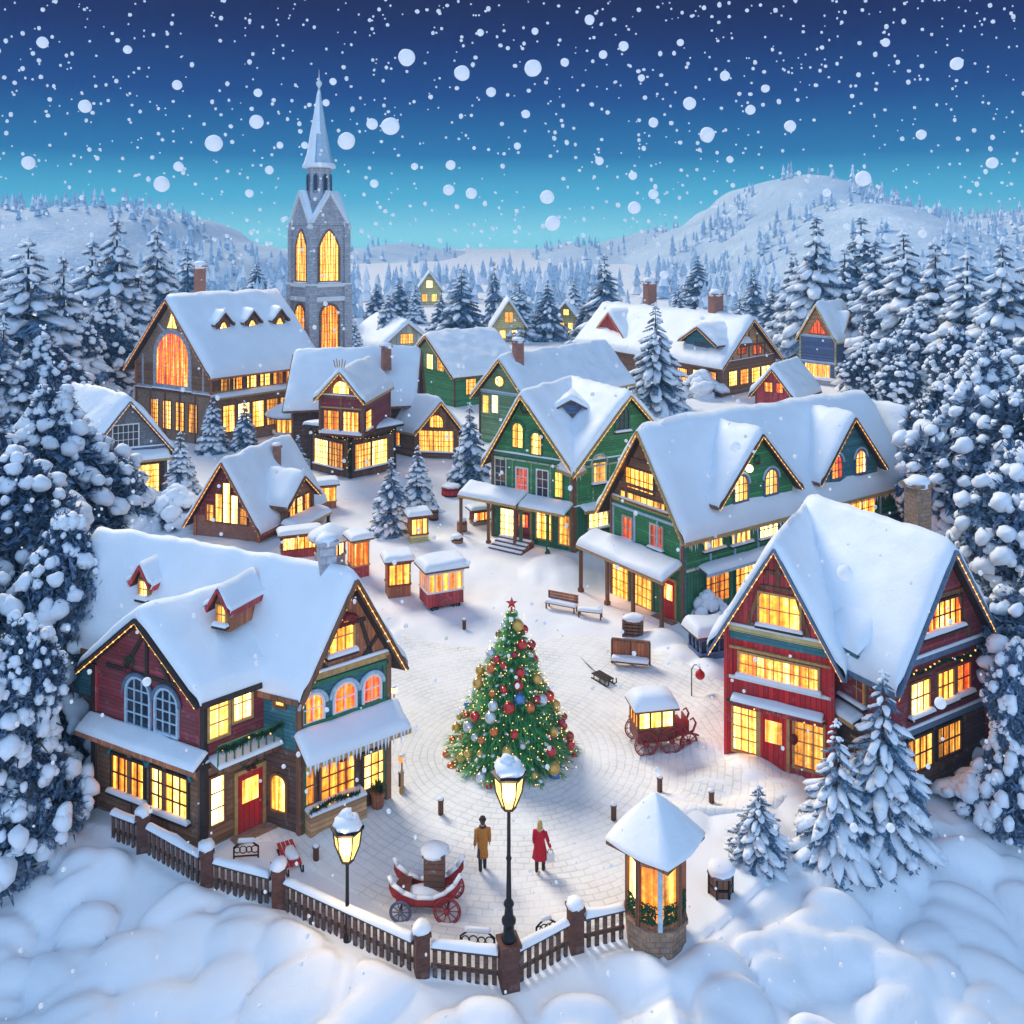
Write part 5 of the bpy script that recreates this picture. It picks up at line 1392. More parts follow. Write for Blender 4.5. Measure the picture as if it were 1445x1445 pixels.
# ---------------------------------------------------------------- market stalls
def hut(px, py, w, d, h, ang, label, lower='barn_red', posts='white', snowT=0.4, tilt=0.25, wheels=True, name='market_hut', pane='lit', cat='market hut'):
    c = G(px, py); t_ = V((math.cos(ang), math.sin(ang), 0)); b_ = V((-t_.y, t_.x, 0))
    q = [c, c+t_*w, c+t_*w+b_*d, c+b_*d]      # near corner first
    root = thing(name, label, cat, (q[0]+q[2])/2)
    z0 = 0.3 if wheels else 0.02
    m = MB(); m.prism([p+Z*z0 for p in q], Z*(h*0.34)); obj('base', m, M[lower], root)
    fs = [Face(q[0],q[1]), Face(q[1],q[2]), Face(q[2],q[3]), Face(q[3],q[0])]
    zw0, zw1 = z0+h*0.34, h-0.12
    for i, f in enumerate(fs):
        n = 5 if f.L > 1.8 else 3
        m = MB(); m.add([f.pt(0.03,zw0,-0.06), f.pt(f.L-0.03,zw0,-0.06), f.pt(f.L-0.03,zw1,-0.06), f.pt(0.03,zw1,-0.06)], [(0,1,2,3)])
        obj('pane', m, M[pane], root)
        m = MB()
        for k in range(n+1): m.box(f.pt(0.04+(f.L-0.08)*k/n, zw0, -0.03), 0.07, 0.07, zw1-zw0, ang)
        m.beam(f.pt(0,zw0+0.02,0.02), f.pt(f.L,zw0+0.02,0.02), 0.07, 0.09); m.beam(f.pt(0,zw1,0.02), f.pt(f.L,zw1,0.02), 0.07, 0.1)
        obj('window_frame', m, M[posts], root)
    if wheels:
        for i, (u, f) in enumerate(((0.2,fs[0]),(0.8,fs[0]),(0.2,fs[2]),(0.8,fs[2]))):
            cc = f.pt(f.L*u, 0.24, -0.05); m = MB(); m.torus(cc, 0.2, 0.05, f.n, 16, 6); m.beam(cc-f.t*0.2, cc+f.t*0.2, 0.04, 0.04); m.beam(cc-Z*0.2, cc+Z*0.2, 0.04, 0.04, f.t); obj('wheel', m, M['iron'], root)
    o = ring_offset([V((p.x,p.y,h)) for p in q], 0.25)
    m = MB(); m.prism(o, Z*0.1); ro = obj('roof', m, M['timber'], root)
    m = MB(); snow_patch(m, o[0]+Z*0.1, o[1]+Z*0.1, o[2]+Z*0.1, o[3]+Z*0.1, snowT, 0.35, 0.35, 0.25); obj('roof_snow', m, M['roof_snow'], ro, uv=False)
    return root, fs
hut(604,866,2.1,1.5,2.25,0.42,'little tram-like hut on wheels with red base, lit panes and a thick snow roof')
hut(548,846,1.3,1.1,2.1,0.3,'narrow orange lit market stall with an icicled snow roof, left of the tram-like hut','rust','timber',0.3,wheels=False,name='market_stall',cat='stall')
hut(499,820,1.0,1.1,2.4,0.5,'tall slim red stall with a white snow cap behind the icicled stall','barn_red','gold',0.3,wheels=False,name='market_stall',pane='litr',cat='stall')
hut(398,790,2.4,1.0,1.5,0.35,'low red fruit stall under the snowy awning of the A-frame house','barn_red','timber',0.25,wheels=False,name='market_stall',pane='litr',cat='stall')
hut(988,938,1.6,1.2,1.3,0.3,'low dark blue stall buried in snow between the long green house and the red shop','slate','blue_wood',0.45,wheels=False,name='market_stall',pane='glass',cat='stall')
def round_pavilion(px, py, r, h, label, mat='stone', pane='lity', roofc='slate'):
    c = G(px, py); root = thing('round_pavilion', label, 'pavilion', c)
    m = MB(); m.lathe(c, [(r,0),(r,h*0.4),(r*1.08,h*0.42),(r*1.08,h*0.47)], 12); obj('base', m, M[mat], root)
    m = MB(); m.lathe(c, [(r*0.85,h*0.45),(r*0.85,h*0.9)], 12); obj('pane', m, M[pane], root)
    for k in range(8):
        a = 2*PI*k/8; m = MB(); m.box(c+V((math.cos(a)*r*0.95, math.sin(a)*r*0.95, h*0.47)), 0.1, 0.1, h*0.45, a); obj('post', m, M['timber'], root)
    m = MB(); m.lathe(c, [(r*1.1,h*0.9),(r*1.45,h*0.92),(r*1.4,h),(r*0.4,h*1.22),(0.05,h*1.26)], 14); ro = obj('roof', m, M[roofc], root)
    m = MB(); m.lathe(c, [(r*1.46,h*0.96),(r*1.5,h*1.0),(r*1.35,h*1.1),(r*0.8,h*1.24),(r*0.3,h*1.36),(0,h*1.4)], 18); obj('roof_snow', m, M['roof_snow'], ro, uv=False)
round_pavilion(466,800,0.95,2.0,'round grey stone pavilion with a broad flat snow roof, behind the chimney of the inn')
round_pavilion(409,628,1.6,3.2,'small round lit pavilion with a white roof between the hall and the red gambrel shop','white','lity')
# ---------------------------------------------------------------- carts
def spoked(c, R, ax, mat, root, n=10, thick=0.06):
    m = MB(); ax = V(ax).normalized(); m.torus(c, R, thick*0.5, ax, 24, 6); m.torus(c, R*0.86, thick*0.3, ax, 24, 5)
    a = ax.cross(Z).normalized()
    for k in range(n):
        t = 2*PI*k/n; d = a*math.cos(t)+Z*math.sin(t); m.tube([c, c+d*R*0.96], thick*0.28, 5)
    m.tube([c-ax*0.09, c+ax*0.09], R*0.2, 10)
    return obj('wheel', m, M[mat], root, uv=False)
M['cart_red'] = m_plain('worn_red_paint', (0.3, 0.03, 0.03), 0.5, 0, 0.3, 8)
M['cart_brown'] = m_plain('worn_brown_paint', (0.2, 0.06, 0.035), 0.55, 0, 0.4, 10)
M['wheel_blue'] = m_plain('blue_grey_paint', (0.1, 0.12, 0.24), 0.5)
def red_wagon():
    c = G(942,1062); ang = 0.18; t_ = V((math.cos(ang), math.sin(ang), 0)); b_ = V((-t_.y, t_.x, 0))
    root = thing('covered_wagon', 'red spoke wheeled wagon with a lit cabin under deep snow, beside the Christmas tree', 'wagon', c)
    o = c - t_*1.35
    q = [o+t_*0.1, o+t_*1.65, o+t_*1.65+b_*1.1, o+t_*0.1+b_*1.1]
    m = MB(); m.prism([p+Z*0.45 for p in q], Z*0.55); obj('body', m, M['cart_brown'], root)
    fs = [Face(q[0],q[1]), Face(q[1],q[2]), Face(q[2],q[3]), Face(q[3],q[0])]
    for f in fs:
        m = MB(); m.add([f.pt(0.03,1.0,-0.05), f.pt(f.L-0.03,1.0,-0.05), f.pt(f.L-0.03,1.72,-0.05), f.pt(0.03,1.72,-0.05)], [(0,1,2,3)]); obj('pane', m, M['lit'], root)
        m = MB(); n = 3
        for k in range(n+1): m.box(f.pt(0.04+(f.L-0.08)*k/n, 1.0, -0.02), 0.07, 0.07, 0.75, ang)
        m.beam(f.pt(0,1.03,0.02), f.pt(f.L,1.03,0.02), 0.06, 0.08); obj('window_frame', m, M['timber'], root)
    ov = ring_offset([V((p.x,p.y,1.74)) for p in q], 0.16)
    m = MB(); m.prism(ov, Z*0.08); ro = obj('roof', m, M['timber'], root)
    m = MB(); snow_patch(m, ov[0]+Z*0.08, ov[1]+Z*0.08, ov[2]+Z*0.08, ov[3]+Z*0.08, 0.5, 0.5, 0.2, 0.2); obj('roof_snow', m, M['roof_snow'], ro, uv=False)
    # front box, shafts and curled dashboard
    m = MB(); m.para(o+t_*1.65+b_*0.15+Z*0.55, t_*0.7, b_*0.8, Z*0.12); m.para(o+t_*1.75+b_*0.2+Z*0.67, t_*0.35, b_*0.7, Z*0.35); obj('driver_box', m, M['cart_red'], root)
    m = MB()
    for s in (0.15, 0.95):
        p = o+t_*2.3+b_*s; m.tube([p+Z*0.6, p+t_*0.2+Z*0.7, p+t_*0.32+Z*1.0, p+t_*0.2+Z*1.22, p+t_*0.06+Z*1.15], [0.05,0.05,0.045,0.04,0.03], 6)
    m.para(o+t_*2.28+b_*0.15+Z*0.62, t_*0.05, b_*0.8, Z*0.5); obj('dashboard', m, M['cart_red'], root)
    for (u, v, R) in ((0.42,-0.1,0.48),(1.5,-0.1,0.52),(0.42,1.2,0.48),(1.5,1.2,0.52),(2.25,0.0,0.36),(2.25,1.05,0.36)):
        spoked(o+t_*u+b_*v+Z*R, R, b_, 'cart_red', root)
    m = MB(); m.tube([o+t_*2.3+b_*0.55+Z*0.5, o+t_*2.9+b_*0.55+Z*0.25], 0.04, 6); obj('shaft', m, M['timber'], root)
red_wagon()
def carriage():
    c = G(597,1300); ang = -0.05; t_ = V((math.cos(ang), math.sin(ang), 0)); b_ = V((-t_.y, t_.x, 0))
    root = thing('open_carriage', 'open red carriage with curved snowy sides and spoked wheels, just inside the fence', 'carriage', c)
    o = c
    prof = [(-1.05,0.95),(-0.95,0.72),(-0.6,0.5),(-0.2,0.42),(0.3,0.42),(0.65,0.52),(0.95,0.75),(1.15,1.05)]
    for s in (0.0, 0.85):
        m = MB(); top = [(x, z+0.22+0.12*abs(x)) for x, z in prof]
        poly = [o+t_*x+b_*s+Z*z for x, z in prof]+[o+t_*x+b_*s+Z*z for x, z in reversed(top)]
        n = len(prof); vs = [p for p in poly]+[p+b_*0.06 for p in poly]
        fs = []
        for i in range(n-1):
            a, b2, cc, d = i, i+1, 2*n-2-i, 2*n-1-i
            fs += [(a,b2,cc,d), (a+2*n,d+2*n,cc+2*n,b2+2*n), (a,a+2*n,b2+2*n,b2), (d,cc,cc+2*n,d+2*n)]
        m.add(vs, fs); obj('side_panel', m, M['cart_red'], root)
        m = MB()
        for i in range(n-1):
            x0, z0 = top[i]; x1, z1 = top[i+1]; p0, p1 = o+t_*x0+b_*(s+0.03)+Z*(z0+0.03), o+t_*x1+b_*(s+0.03)+Z*(z1+0.03)
            m.tube([p0, p1], [0.07,0.07], 7)
        obj('panel_snow', m, M['snow'], root, uv=False)
    m = MB(); m.para(o-t_*0.6+Z*0.42, t_*1.2, b_*0.86, Z*0.06); m.para(o-t_*0.85+b_*0.07+Z*0.5, t_*0.4, b_*0.76, Z*0.3); obj('seat', m, M['cart_brown'], root)
    m = MB(); m.blob(o-t_*0.1+b_*0.45+Z*0.55, 0.55, 0.33, 0.22, 12, 7, 0.3); obj('seat_snow', m, M['snow'], root, uv=False)
    m = MB(); m.para(o-t_*0.05+b_*0.45+Z*0.6, t_*0.62, b_*0.5, Z*1.05); m.para(o-t_*0.1+b_*0.40+Z*1.65, t_*0.72, b_*0.6, Z*0.06); bx = obj('cabin', m, M['dark_brown'], root)
    m = MB(); p = o+t_*0.26+b_*0.7+Z*1.71; m.blob(p, 0.46, 0.4, 0.2, 12, 7, 0.2); obj('cabin_snow', m, M['roof_snow'], bx, uv=False)
    for (u, v, R, mt) in ((-0.68,-0.1,0.32,'wheel_blue'),(0.75,-0.1,0.4,'cart_red'),(-0.68,0.98,0.32,'wheel_blue'),(0.75,0.98,0.4,'cart_red')):
        spoked(o+t_*u+b_*v+Z*R, R, b_, mt, root)
    m = MB(); m.beam(o-t_*0.7+b_*0.43+Z*0.36, o+t_*0.75+b_*0.43+Z*0.38, 0.08, 0.08)
    for u in (-0.68, 0.75): m.tube([o+t_*u-b_*0.1+Z*0.35, o+t_*u+b_*0.98+Z*0.35], 0.04, 6)
    obj('axle', m, M['iron'], root)
carriage()
def bench(p, ang, w, label, mat='rust', group=None, back=True):
    t_ = V((math.cos(ang), math.sin(ang), 0)); b_ = V((-t_.y, t_.x, 0)); root = thing('bench', label, 'bench', p, group)
    m = MB()
    for k in range(3): m.para(p-t_*w/2+b_*(0.15*k)+Z*0.42, t_*w, b_*0.13, Z*0.05)
    st = obj('seat', m, M[mat], root)
    if back:
        m = MB()
        for k in range(3): m.para(p-t_*w/2+b_*0.46+Z*(0.55+0.16*k), t_*w, b_*0.05, Z*0.13)
        obj('backrest', m, M[mat], root)
    for u in (-0.46, 0.46):
        for v in (0.03, 0.42):
            m = MB(); m.box(p+t_*w*u+b_*v, 0.07, 0.07, 0.42 if v < 0.2 or not back else 1.0, ang); obj('leg', m, M['timber'], root)
    m = MB(); snow_patch(m, p-t_*w/2+Z*0.47, p+t_*w/2+Z*0.47, p+t_*w/2+b_*0.43+Z*0.47, p-t_*w/2+b_*0.43+Z*0.47, 0.14, 0.12, 0.3); obj('seat_snow', m, M['snow'], st, uv=False)
bench(G(790,866), -0.45, 1.8, 'slatted wooden bench with a back and snowy seat, in front of the long green house')
bench(G(832,876), -0.25, 1.3, 'low backless wooden bench, right of the slatted bench in front of the long green house', back=False)
def settle():
    p = G(890,940); ang = -0.22; t_ = V((math.cos(ang), math.sin(ang), 0)); b_ = V((-t_.y, t_.x, 0)); w = 1.75
    root = thing('wooden_settle', 'brown settle with two broad back panels standing in blue snow before the long green house', 'bench', p)
    for s in (-0.5, 0.02):
        m = MB(); m.para(p+t_*w*s+b_*0.0+Z*0.35, t_*w*0.48, b_*0.08, Z*0.85); obj('panel', m, M['rust'], root)
    m = MB(); m.beam(p-t_*w*0.53+Z*1.24, p+t_*w*0.53+Z*1.24, 0.14, 0.1)
    for s in (-0.52, 0.0, 0.52): m.box(p+t_*w*s+b_*0.04, 0.1, 0.12, 1.2, ang)
    obj('frame', m, M['timber'], root)
    m = MB(); m.para(p-t_*w*0.5-b_*0.45+Z*0.3, t_*w, b_*0.5, Z*0.08); st = obj('seat', m, M['timber'], root)
    m = MB(); snow_patch(m, p-t_*w*0.5-b_*0.47+Z*0.38, p+t_*w*0.5-b_*0.47+Z*0.38, p+t_*w*0.5-b_*0.02+Z*0.38, p-t_*w*0.5-b_*0.02+Z*0.38, 0.16, 0.14, 0.3); obj('seat_snow', m, M['snow'], st, uv=False)
settle()
def crate_pile():
    p = G(893,897); root = thing('wooden_crate', 'slatted wooden crate with snow on top, behind the brown settle', 'crate', p)
    m = MB()
    for k in range(5): m.box(p+Z*(0.05+0.17*k), 1.0, 0.7, 0.12, -0.2)
    for sx in (-0.48,0.48):
        for sy in (-0.33,0.33):
            q = V((sx*math.cos(-0.2)-sy*math.sin(-0.2), sx*math.sin(-0.2)+sy*math.cos(-0.2), 0)); m.box(p+q, 0.1, 0.1, 0.93, -0.2)
    b = obj('slats_body'.replace('slats_',''), m, M['timber'], root)
    m = MB(); m.blob(p+Z*0.93, 0.6, 0.45, 0.2, 12, 7, 0.3); obj('crate_snow', m, M['snow'], b, uv=False)
crate_pile()
def sledge(p, ang, label, mat='iron', L=1.5):
    t_ = V((math.cos(ang), math.sin(ang), 0)); b_ = V((-t_.y, t_.x, 0)); root = thing('sledge', label, 'sledge', p)
    m = MB()
    for k in range(4): m.para(p-t_*L/2+b_*(0.14*k)+Z*0.25, t_*L*0.85, b_*0.11, Z*0.03)
    obj('deck', m, M[mat], root)
    for s in (0.02, 0.5):
        m = MB(); q = p+b_*s; m.tube([q-t_*L*0.5+Z*0.06, q+t_*L*0.4+Z*0.06, q+t_*L*0.52+Z*0.18, q+t_*L*0.5+Z*0.36], 0.03, 6)
        for u in (-0.35, 0, 0.3): m.tube([q+t_*L*u+Z*0.06, q+t_*L*u+Z*0.25], 0.025, 5)
        obj('runner', m, M['iron'], root)
    return root, t_, b_
r_, t_, b_ = sledge(G(846,965), -0.95, 'small dark sledge lying on the square with its pull rope trailing', 'dark', 1.2)
m = MB(); p = G(846,965); q = [p - t_*0.6*(-1), p]
pts = [G(840,955)+Z*0.25, G(825,935)+Z*0.05, G(805,912)+Z*0.05, G(786,890)+Z*0.05]; m.tube(pts, 0.02, 5); obj('pull_rope', m, M['dark'], r_, uv=False)
r_, t_, b_ = sledge(G(398,1222), -1.1, 'bright red sledge with snow on it, left in front of the inn door', 'red', 1.6)
m = MB(); m.blob(G(398,1222)+Z*0.36+b_*0.3, 0.4, 0.22, 0.12, 10, 6, 0.4, rot=-1.1); obj('deck_snow', m, M['snow'], r_, uv=False)
def grille(p, ang, label, w=1.2):
    t_ = V((math.cos(ang), math.sin(ang), 0)); root = thing('iron_grille', label, 'grille', p); m = MB()
    m.tube([p, p+Z*0.45, p+t_*0.2+Z*0.6, p+t_*(w-0.2)+Z*0.6, p+t_*w+Z*0.45, p+t_*w], 0.03, 6); m.tube([p+Z*0.15, p+t_*w+Z*0.15], 0.025, 6); f = obj('frame', m, M['iron'], root, uv=False)
    m = MB()
    for k in range(4):
        m.torus(p+t_*(w*(0.14+0.24*k))+Z*0.36, 0.1+0.02*(k%2), 0.018, V((-t_.y,t_.x,0)), 14, 5)
    obj('scroll', m, M['iron'], root, uv=False)
    m = MB(); a, b = p+t_*0.15+Z*0.62, p+t_*(w-0.15)+Z*0.62; n_ = V((-t_.y,t_.x,0))*0.07; snow_patch(m, a-n_, b-n_, b+n_, a+n_, 0.09, 0.06); obj('frame_snow', m, M['snow'], root, uv=False)
grille(G(650,1342), -0.1, 'low scrolled iron grille half buried in snow, behind the fence left of the tall lamp', 1.0)
grille(G(757,1330), 0.35, 'small scrolled iron grille half buried in snow, right of the tall lamp post', 0.6)
grille(G(330,1215), 0.1, 'scrolled iron grille beside the door of the inn', 0.8)
def bollard(px, py, label, h=0.5):
    p = G(px, py); root = thing('bollard', label, 'bollard', p, 'wooden bollards round the square'); m = MB(); m.lathe(p-Z*0.2, [(0.1,0),(0.1,0.2+h),(0.12,0.22+h),(0.12,0.27+h),(0.0,0.3+h)], 10); obj('post', m, M['timber'], root)
    m = MB(); m.blob(p+Z*(h+0.08), 0.12, 0.12, 0.07, 8, 5, 0.2); obj('post_snow', m, M['snow'], root, uv=False)
for (px, py, l) in ((931,1118,'behind the roof of the glazed kiosk'),(1004,1138,'left of the short broad pine'),(866,1158,'left of the roof of the glazed kiosk'),(655,889,'just right of the tram-like hut'),(566,1110,'beside the shop bay of the inn'),(622,1150,'left of the man in the orange coat'),(446,1218,'in front of the inn bay, by the smaller lamp')):
    bollard(px, py, 'short wooden bollard capped with snow, ' + l)
def globe_pole(px, py, h, label):
    p = G(px, py); root = thing('globe_lamp', label, 'lamp', p); m = MB(); m.tube([p-Z*0.2, p+Z*h], [0.05,0.035], 8); m.lathe(p, [(0.1,0),(0.1,0.2),(0.05,0.26)], 10); obj('pole', m, M['gold'], root, uv=False)
    m = MB(); m.blob(p+Z*(h+0.12), 0.15, 0.15, 0.14, 12, 8); obj('globe', m, M['lity'], root, uv=False)
    m = MB(); m.blob(p+Z*(h+0.25), 0.13, 0.13, 0.05, 10, 6); obj('globe_snow', m, M['snow'], root, uv=False)
globe_pole(556,1015,1.15,'thin golden globe lamp right of the inn gable, at the edge of the square')
globe_pole(567,1120,1.2,'thin golden globe lamp by the shop bay corner of the inn')
def hanging_ball(px, py, label, r=0.22):
    p = G(px, py); root = thing('red_lantern', label, 'lantern', p); m = MB()
    m.tube([p-Z*0.2, p+Z*1.3, p+Z*1.5+V((0.12,0,0)), p+Z*1.5+V((0.3,0,0)), p+Z*1.36+V((0.38,0,0))], 0.025, 6); obj('hook', m, M['iron'], root, uv=False)
    q = p+V((0.38,0,1.05)); m = MB(); m.blob(q, r, r, r*0.95, 14, 9); m.lathe(q, [(0.07,r*0.88),(0.07,r*1.15),(0,r*1.3)], 8); obj('ball', m, M['red'], root)
hanging_ball(976,985,'round red lantern on an iron hook before the red shop')
# things round the upper square
def barrel(px, py, label, mat='timber', h=0.9, r=0.36):
    p = G(px, py); root = thing('barrel', label, 'barrel', p); m = MB(); m.lathe(p, [(r*0.85,0),(r,h*0.3),(r,h*0.7),(r*0.85,h),(r*0.7,h)], 14); b = obj('body', m, M[mat], root)
    m = MB()
    for z in (0.22,0.78): m.lathe(p, [(r*1.0,h*z-0.03),(r*1.03,h*z-0.02),(r*1.03,h*z+0.03),(r*1.0,h*z+0.04)], 14)
    obj('hoop', m, M['iron'], b)
    m = MB(); m.blob(p+Z*(h+0.02), r*0.95, r*0.95, 0.18, 10, 6, 0.2); obj('barrel_snow', m, M['snow'], b, uv=False)
barrel(612,735,'wooden barrel capped with snow beside the pair of pines','timber')
barrel(652,752,'reddish barrel left of the porch of the green house','rust')
barrel(637,700,'big red tub heaped with snow behind the pair of pines','red',0.8,0.8)
hut(668,745,1.3,0.8,1.2,0.4,'low market table of red fruit under a snowy board, left of the porch steps','tan','timber',0.2,wheels=False,name='market_stall',pane='litr',cat='stall')
hut(580,770,1.2,1.0,1.9,0.35,'small tan stall with a white cap behind the tram-like hut','ochre','timber',0.3,wheels=False,name='market_stall',pane='lity',cat='stall')
hut(448,722,1.4,1.1,1.9,0.3,'small brown stall at the foot of the red gambrel shop','rust','gold',0.35,wheels=False,name='market_stall',pane='lit',cat='stall')
barrel(645,772,'squat brown barrel near the steps of the porched green house','brown',0.7,0.4)
# ================================================================ people
M['skin'] = m_plain('skin', (0.55, 0.33, 0.24), 0.5, 0, 0.06)
M['coat_orange'] = m_plain('orange_wool', (0.5, 0.2, 0.035), 0.9, 0, 0.25, 20, 0.4)
M['coat_red'] = m_plain('red_wool', (0.5, 0.015, 0.03), 0.9, 0, 0.25, 20, 0.4)
M['trouser'] = m_plain('dark_blue_cloth', (0.03, 0.035, 0.07), 0.9, 0, 0.2, 20)
M['boot'] = m_plain('black_leather', (0.02, 0.016, 0.016), 0.4)
M['hair_brown'] = m_plain('brown_hair', (0.1, 0.05, 0.025), 0.6, 0, 0.3, 30, 0.6)
M['hair_blond'] = m_plain('blond_hair', (0.55, 0.36, 0.12), 0.55, 0, 0.3, 30, 0.6)
M['scarf'] = m_plain('cream_knit', (0.7, 0.62, 0.5), 0.9)
def loft(mb, rings, n=14):
    """rings of (centre, half width vector, half depth vector)"""
    vs = []; fs = []
    for c, a, b in rings:
        for k in range(n):
            t = 2*PI*k/n; vs.append(c + a*math.cos(t) + b*math.sin(t))
    for i in range(len(rings)-1):
        for k in range(n):
            l = (k+1) % n; fs.append((i*n+k, i*n+l, (i+1)*n+l, (i+1)*n+k))
    fs.append(tuple(range(n-1,-1,-1))); fs.append(tuple(range((len(rings)-1)*n, len(rings)*n)))
    mb.add(vs, fs, 0, True)
def person(p, H, face_ang, label, coat, hair, woman, stride, arms):
    """face_ang: the way the figure walks"""
    root = thing('person', label, 'person', p)
    f = V((math.cos(face_ang), math.sin(face_ang), 0)); r = V((f.y, -f.x, 0)); k = H/1.75
    def q(x, y, z): return p + (r*x + f*y + Z*z)*k
    sh = 0.19 if woman else 0.215
    b = MB()
    loft(b, [(q(0,0,0.86), r*0.15*k, f*0.1*k), (q(0,0,0.98), r*0.16*k, f*0.105*k), (q(0,0.01,1.12), r*0.13*k, f*0.09*k), (q(0,0.015,1.3), r*0.165*k, f*0.105*k), (q(0,0,1.42), r*(sh-0.03)*k, f*0.085*k), (q(0,-0.005,1.47), r*0.07*k, f*0.06*k), (q(0,0.0,1.56), r*0.055*k, f*0.055*k)])
    hc = q(0,0.02,1.645); b.blob(hc, 0.078*k, 0.096*k, 0.118*k, 14, 10, axis=(r, f, Z)); b.blob(q(0,0.045,1.585), 0.052*k, 0.06*k, 0.06*k, 10, 7, axis=(r, f, Z))
    b.blob(q(0,0.118,1.632), 0.014*k, 0.022*k, 0.024*k, 8, 6, axis=(r, f, Z))
    for s in (-1,1): b.blob(q(s*0.079,0.005,1.64), 0.01*k, 0.02*k, 0.03*k, 8, 6, axis=(r, f, Z))
    for s in (-1,1):
        st = stride*s
        hip, kn, an = q(s*0.085,0,0.9), q(s*0.09,0.10*max(st,0)*2.2+st*0.13,0.49), q(s*0.09,st*0.2,0.085+0.06*max(0,-st)*2)
        b.tube([hip, hip*0.5+kn*0.5, kn, kn*0.6+an*0.4, an], [0.085*k,0.075*k,0.055*k,0.052*k,0.036*k], 10)
        b.tube([an-f*0.05*k-Z*0.045*k, an+f*0.03*k-Z*0.05*k, an+f*0.16*k-Z*0.06*k], [0.036*k,0.04*k,0.025*k], 8)
        ang = arms[0 if s < 0 else 1]
        so = q(s*(sh-0.01),0,1.4); el = so + (r*s*math.sin(ang[0])*0.29 + f*ang[1]*0.29 - Z*math.cos(ang[0])*0.29)*k
        dl = (r*s*math.sin(ang[0]*0.6)*1 + f*(ang[1]+0.35) - Z*math.cos(ang[0])).normalized(); wr = el + dl*0.25*k
        b.tube([so, el*0.5+so*0.5, el, wr], [0.052*k,0.045*k,0.04*k,0.028*k], 9)
        # hand: palm, four bent fingers, thumb from its side
        pal = wr + dl*0.05*k; sdv = dl.cross(r).normalized(); ins = -r*s
        b.blob(pal, 0.045*k, 0.04*k, 0.018*k, 8, 6, axis=(dl, sdv, dl.cross(sdv)))
        for j, L in enumerate((0.068,0.078,0.073,0.056)):
            o = pal + dl*0.036*k + sdv*(j-1.5)*0.019*k
            b.tube([o-dl*0.02*k, o+dl*L*0.5*k, o+dl*L*0.85*k+ins*0.02*k], [0.0098*k,0.009*k,0.007*k], 6)
        o = pal - dl*0.02*k + sdv*0.035*k; b.tube([o-sdv*0.01*k, o+sdv*0.025*k+dl*0.02*k, o+sdv*0.03*k+dl*0.055*k+ins*0.012*k], [0.012*k,0.0105*k,0.008*k], 6)
        if s < 0: wl = (so, el, wr)
        else: wr_ = (so, el, wr)
    bo = obj('body', b, M['skin'], root, uv=False)
    rm = bo.modifiers.new('skin', 'REMESH'); rm.mode = 'VOXEL'; rm.voxel_size = 0.0075; rm.use_smooth_shade = True
    m = MB()
    for s in (-1,1): m.blob(q(s*0.03,0.108,1.655), 0.012*k, 0.008*k, 0.009*k, 8, 6, axis=(r, f, Z))
    obj('eye', m, M['boot'], root, uv=False)
    m = MB(); m.blob(q(0,0.105,1.598), 0.022*k, 0.008*k, 0.006*k, 8, 6, axis=(r, f, Z)); obj('mouth', m, M['cart_red'], root, uv=False)
    # coat: flared to the knee, with sleeves and collar
    m = MB(); hem = 0.5; fl = 0.27 if woman else 0.2
    loft(m, [(q(0,0.0,hem), r*fl*k, f*(fl*0.85)*k), (q(0,0,0.75), r*(fl*0.86)*k, f*(fl*0.7)*k), (q(0,0,0.98), r*0.185*k, f*0.135*k), (q(0,0.01,1.12), r*(0.155 if woman else 0.175)*k, f*0.12*k), (q(0,0.012,1.3), r*0.19*k, f*0.13*k), (q(0,0,1.43), r*(sh-0.005)*k, f*0.11*k), (q(0,-0.005,1.49), r*0.09*k, f*0.085*k), (q(0,-0.005,1.54), r*0.08*k, f*0.078*k)], 18)
    for i, v in enumerate(m.v):
        if (v-p).z < 0.8*k:
            a = i % 18; m.v[i] = v + (v - V((p.x,p.y,v.z))).normalized()*0.018*k*math.sin(a*2.1)*(0.9 if (v-p).z < 0.6*k else 0.4)
    for (so, el, w_) in (wl, wr_): m.tube([so+Z*0.012*k, el*0.5+so*0.5, el, w_-(w_-el)*0.08], [0.07*k,0.066*k,0.06*k,0.052*k], 10)
    c = obj('coat', m, coat, root, uv=False)
    m = MB(); m.tube([q(0,-0.0,1.01), q(0,0,1.06)], [0.18*k,0.178*k], 18, sq=(1,0.74)); 
    m = MB()
    if woman:
        m.blob(q(0,-0.015,1.66), 0.095*k, 0.105*k, 0.125*k, 12, 8, 0.12, axis=(r, f, Z)); m.blob(q(0,-0.075,1.55), 0.085*k, 0.05*k, 0.14*k, 12, 8, 0.2, axis=(r, f, Z))
        hm = m; 
        # leave the face free
        keep = [ff for ff in m.f if not all(((m.v[i]-hc).dot(f) > 0.05*k and (m.v[i]-hc).z < 0.06*k) for i in ff)]
        m.mi = [0]*len(keep); m.sm = [True]*len(keep); m.f = keep
    else:
        m.blob(q(0,-0.012,1.672), 0.088*k, 0.1*k, 0.105*k, 12, 8, 0.1, axis=(r, f, Z))
        keep = [ff for ff in m.f if not all(((m.v[i]-hc).dot(f) > 0.035*k and (m.v[i]-hc).z < 0.06*k) for i in ff)]
        m.mi = [0]*len(keep); m.sm = [True]*len(keep); m.f = keep
    obj('hair', m, hair, root, uv=False)
    if not woman:
        m = MB(); m.lathe(q(0,0.005,1.72), [(0.125*k,0.0),(0.125*k,0.012*k),(0.09*k,0.018*k),(0.085*k,0.09*k),(0.06*k,0.105*k),(0,0.106*k)], 16); obj('hat', m, M['dark_brown'], root, uv=False)
    m = MB(); m.torus(q(0,0.0,1.5), 0.085*k, 0.035*k, Z, 18, 8)
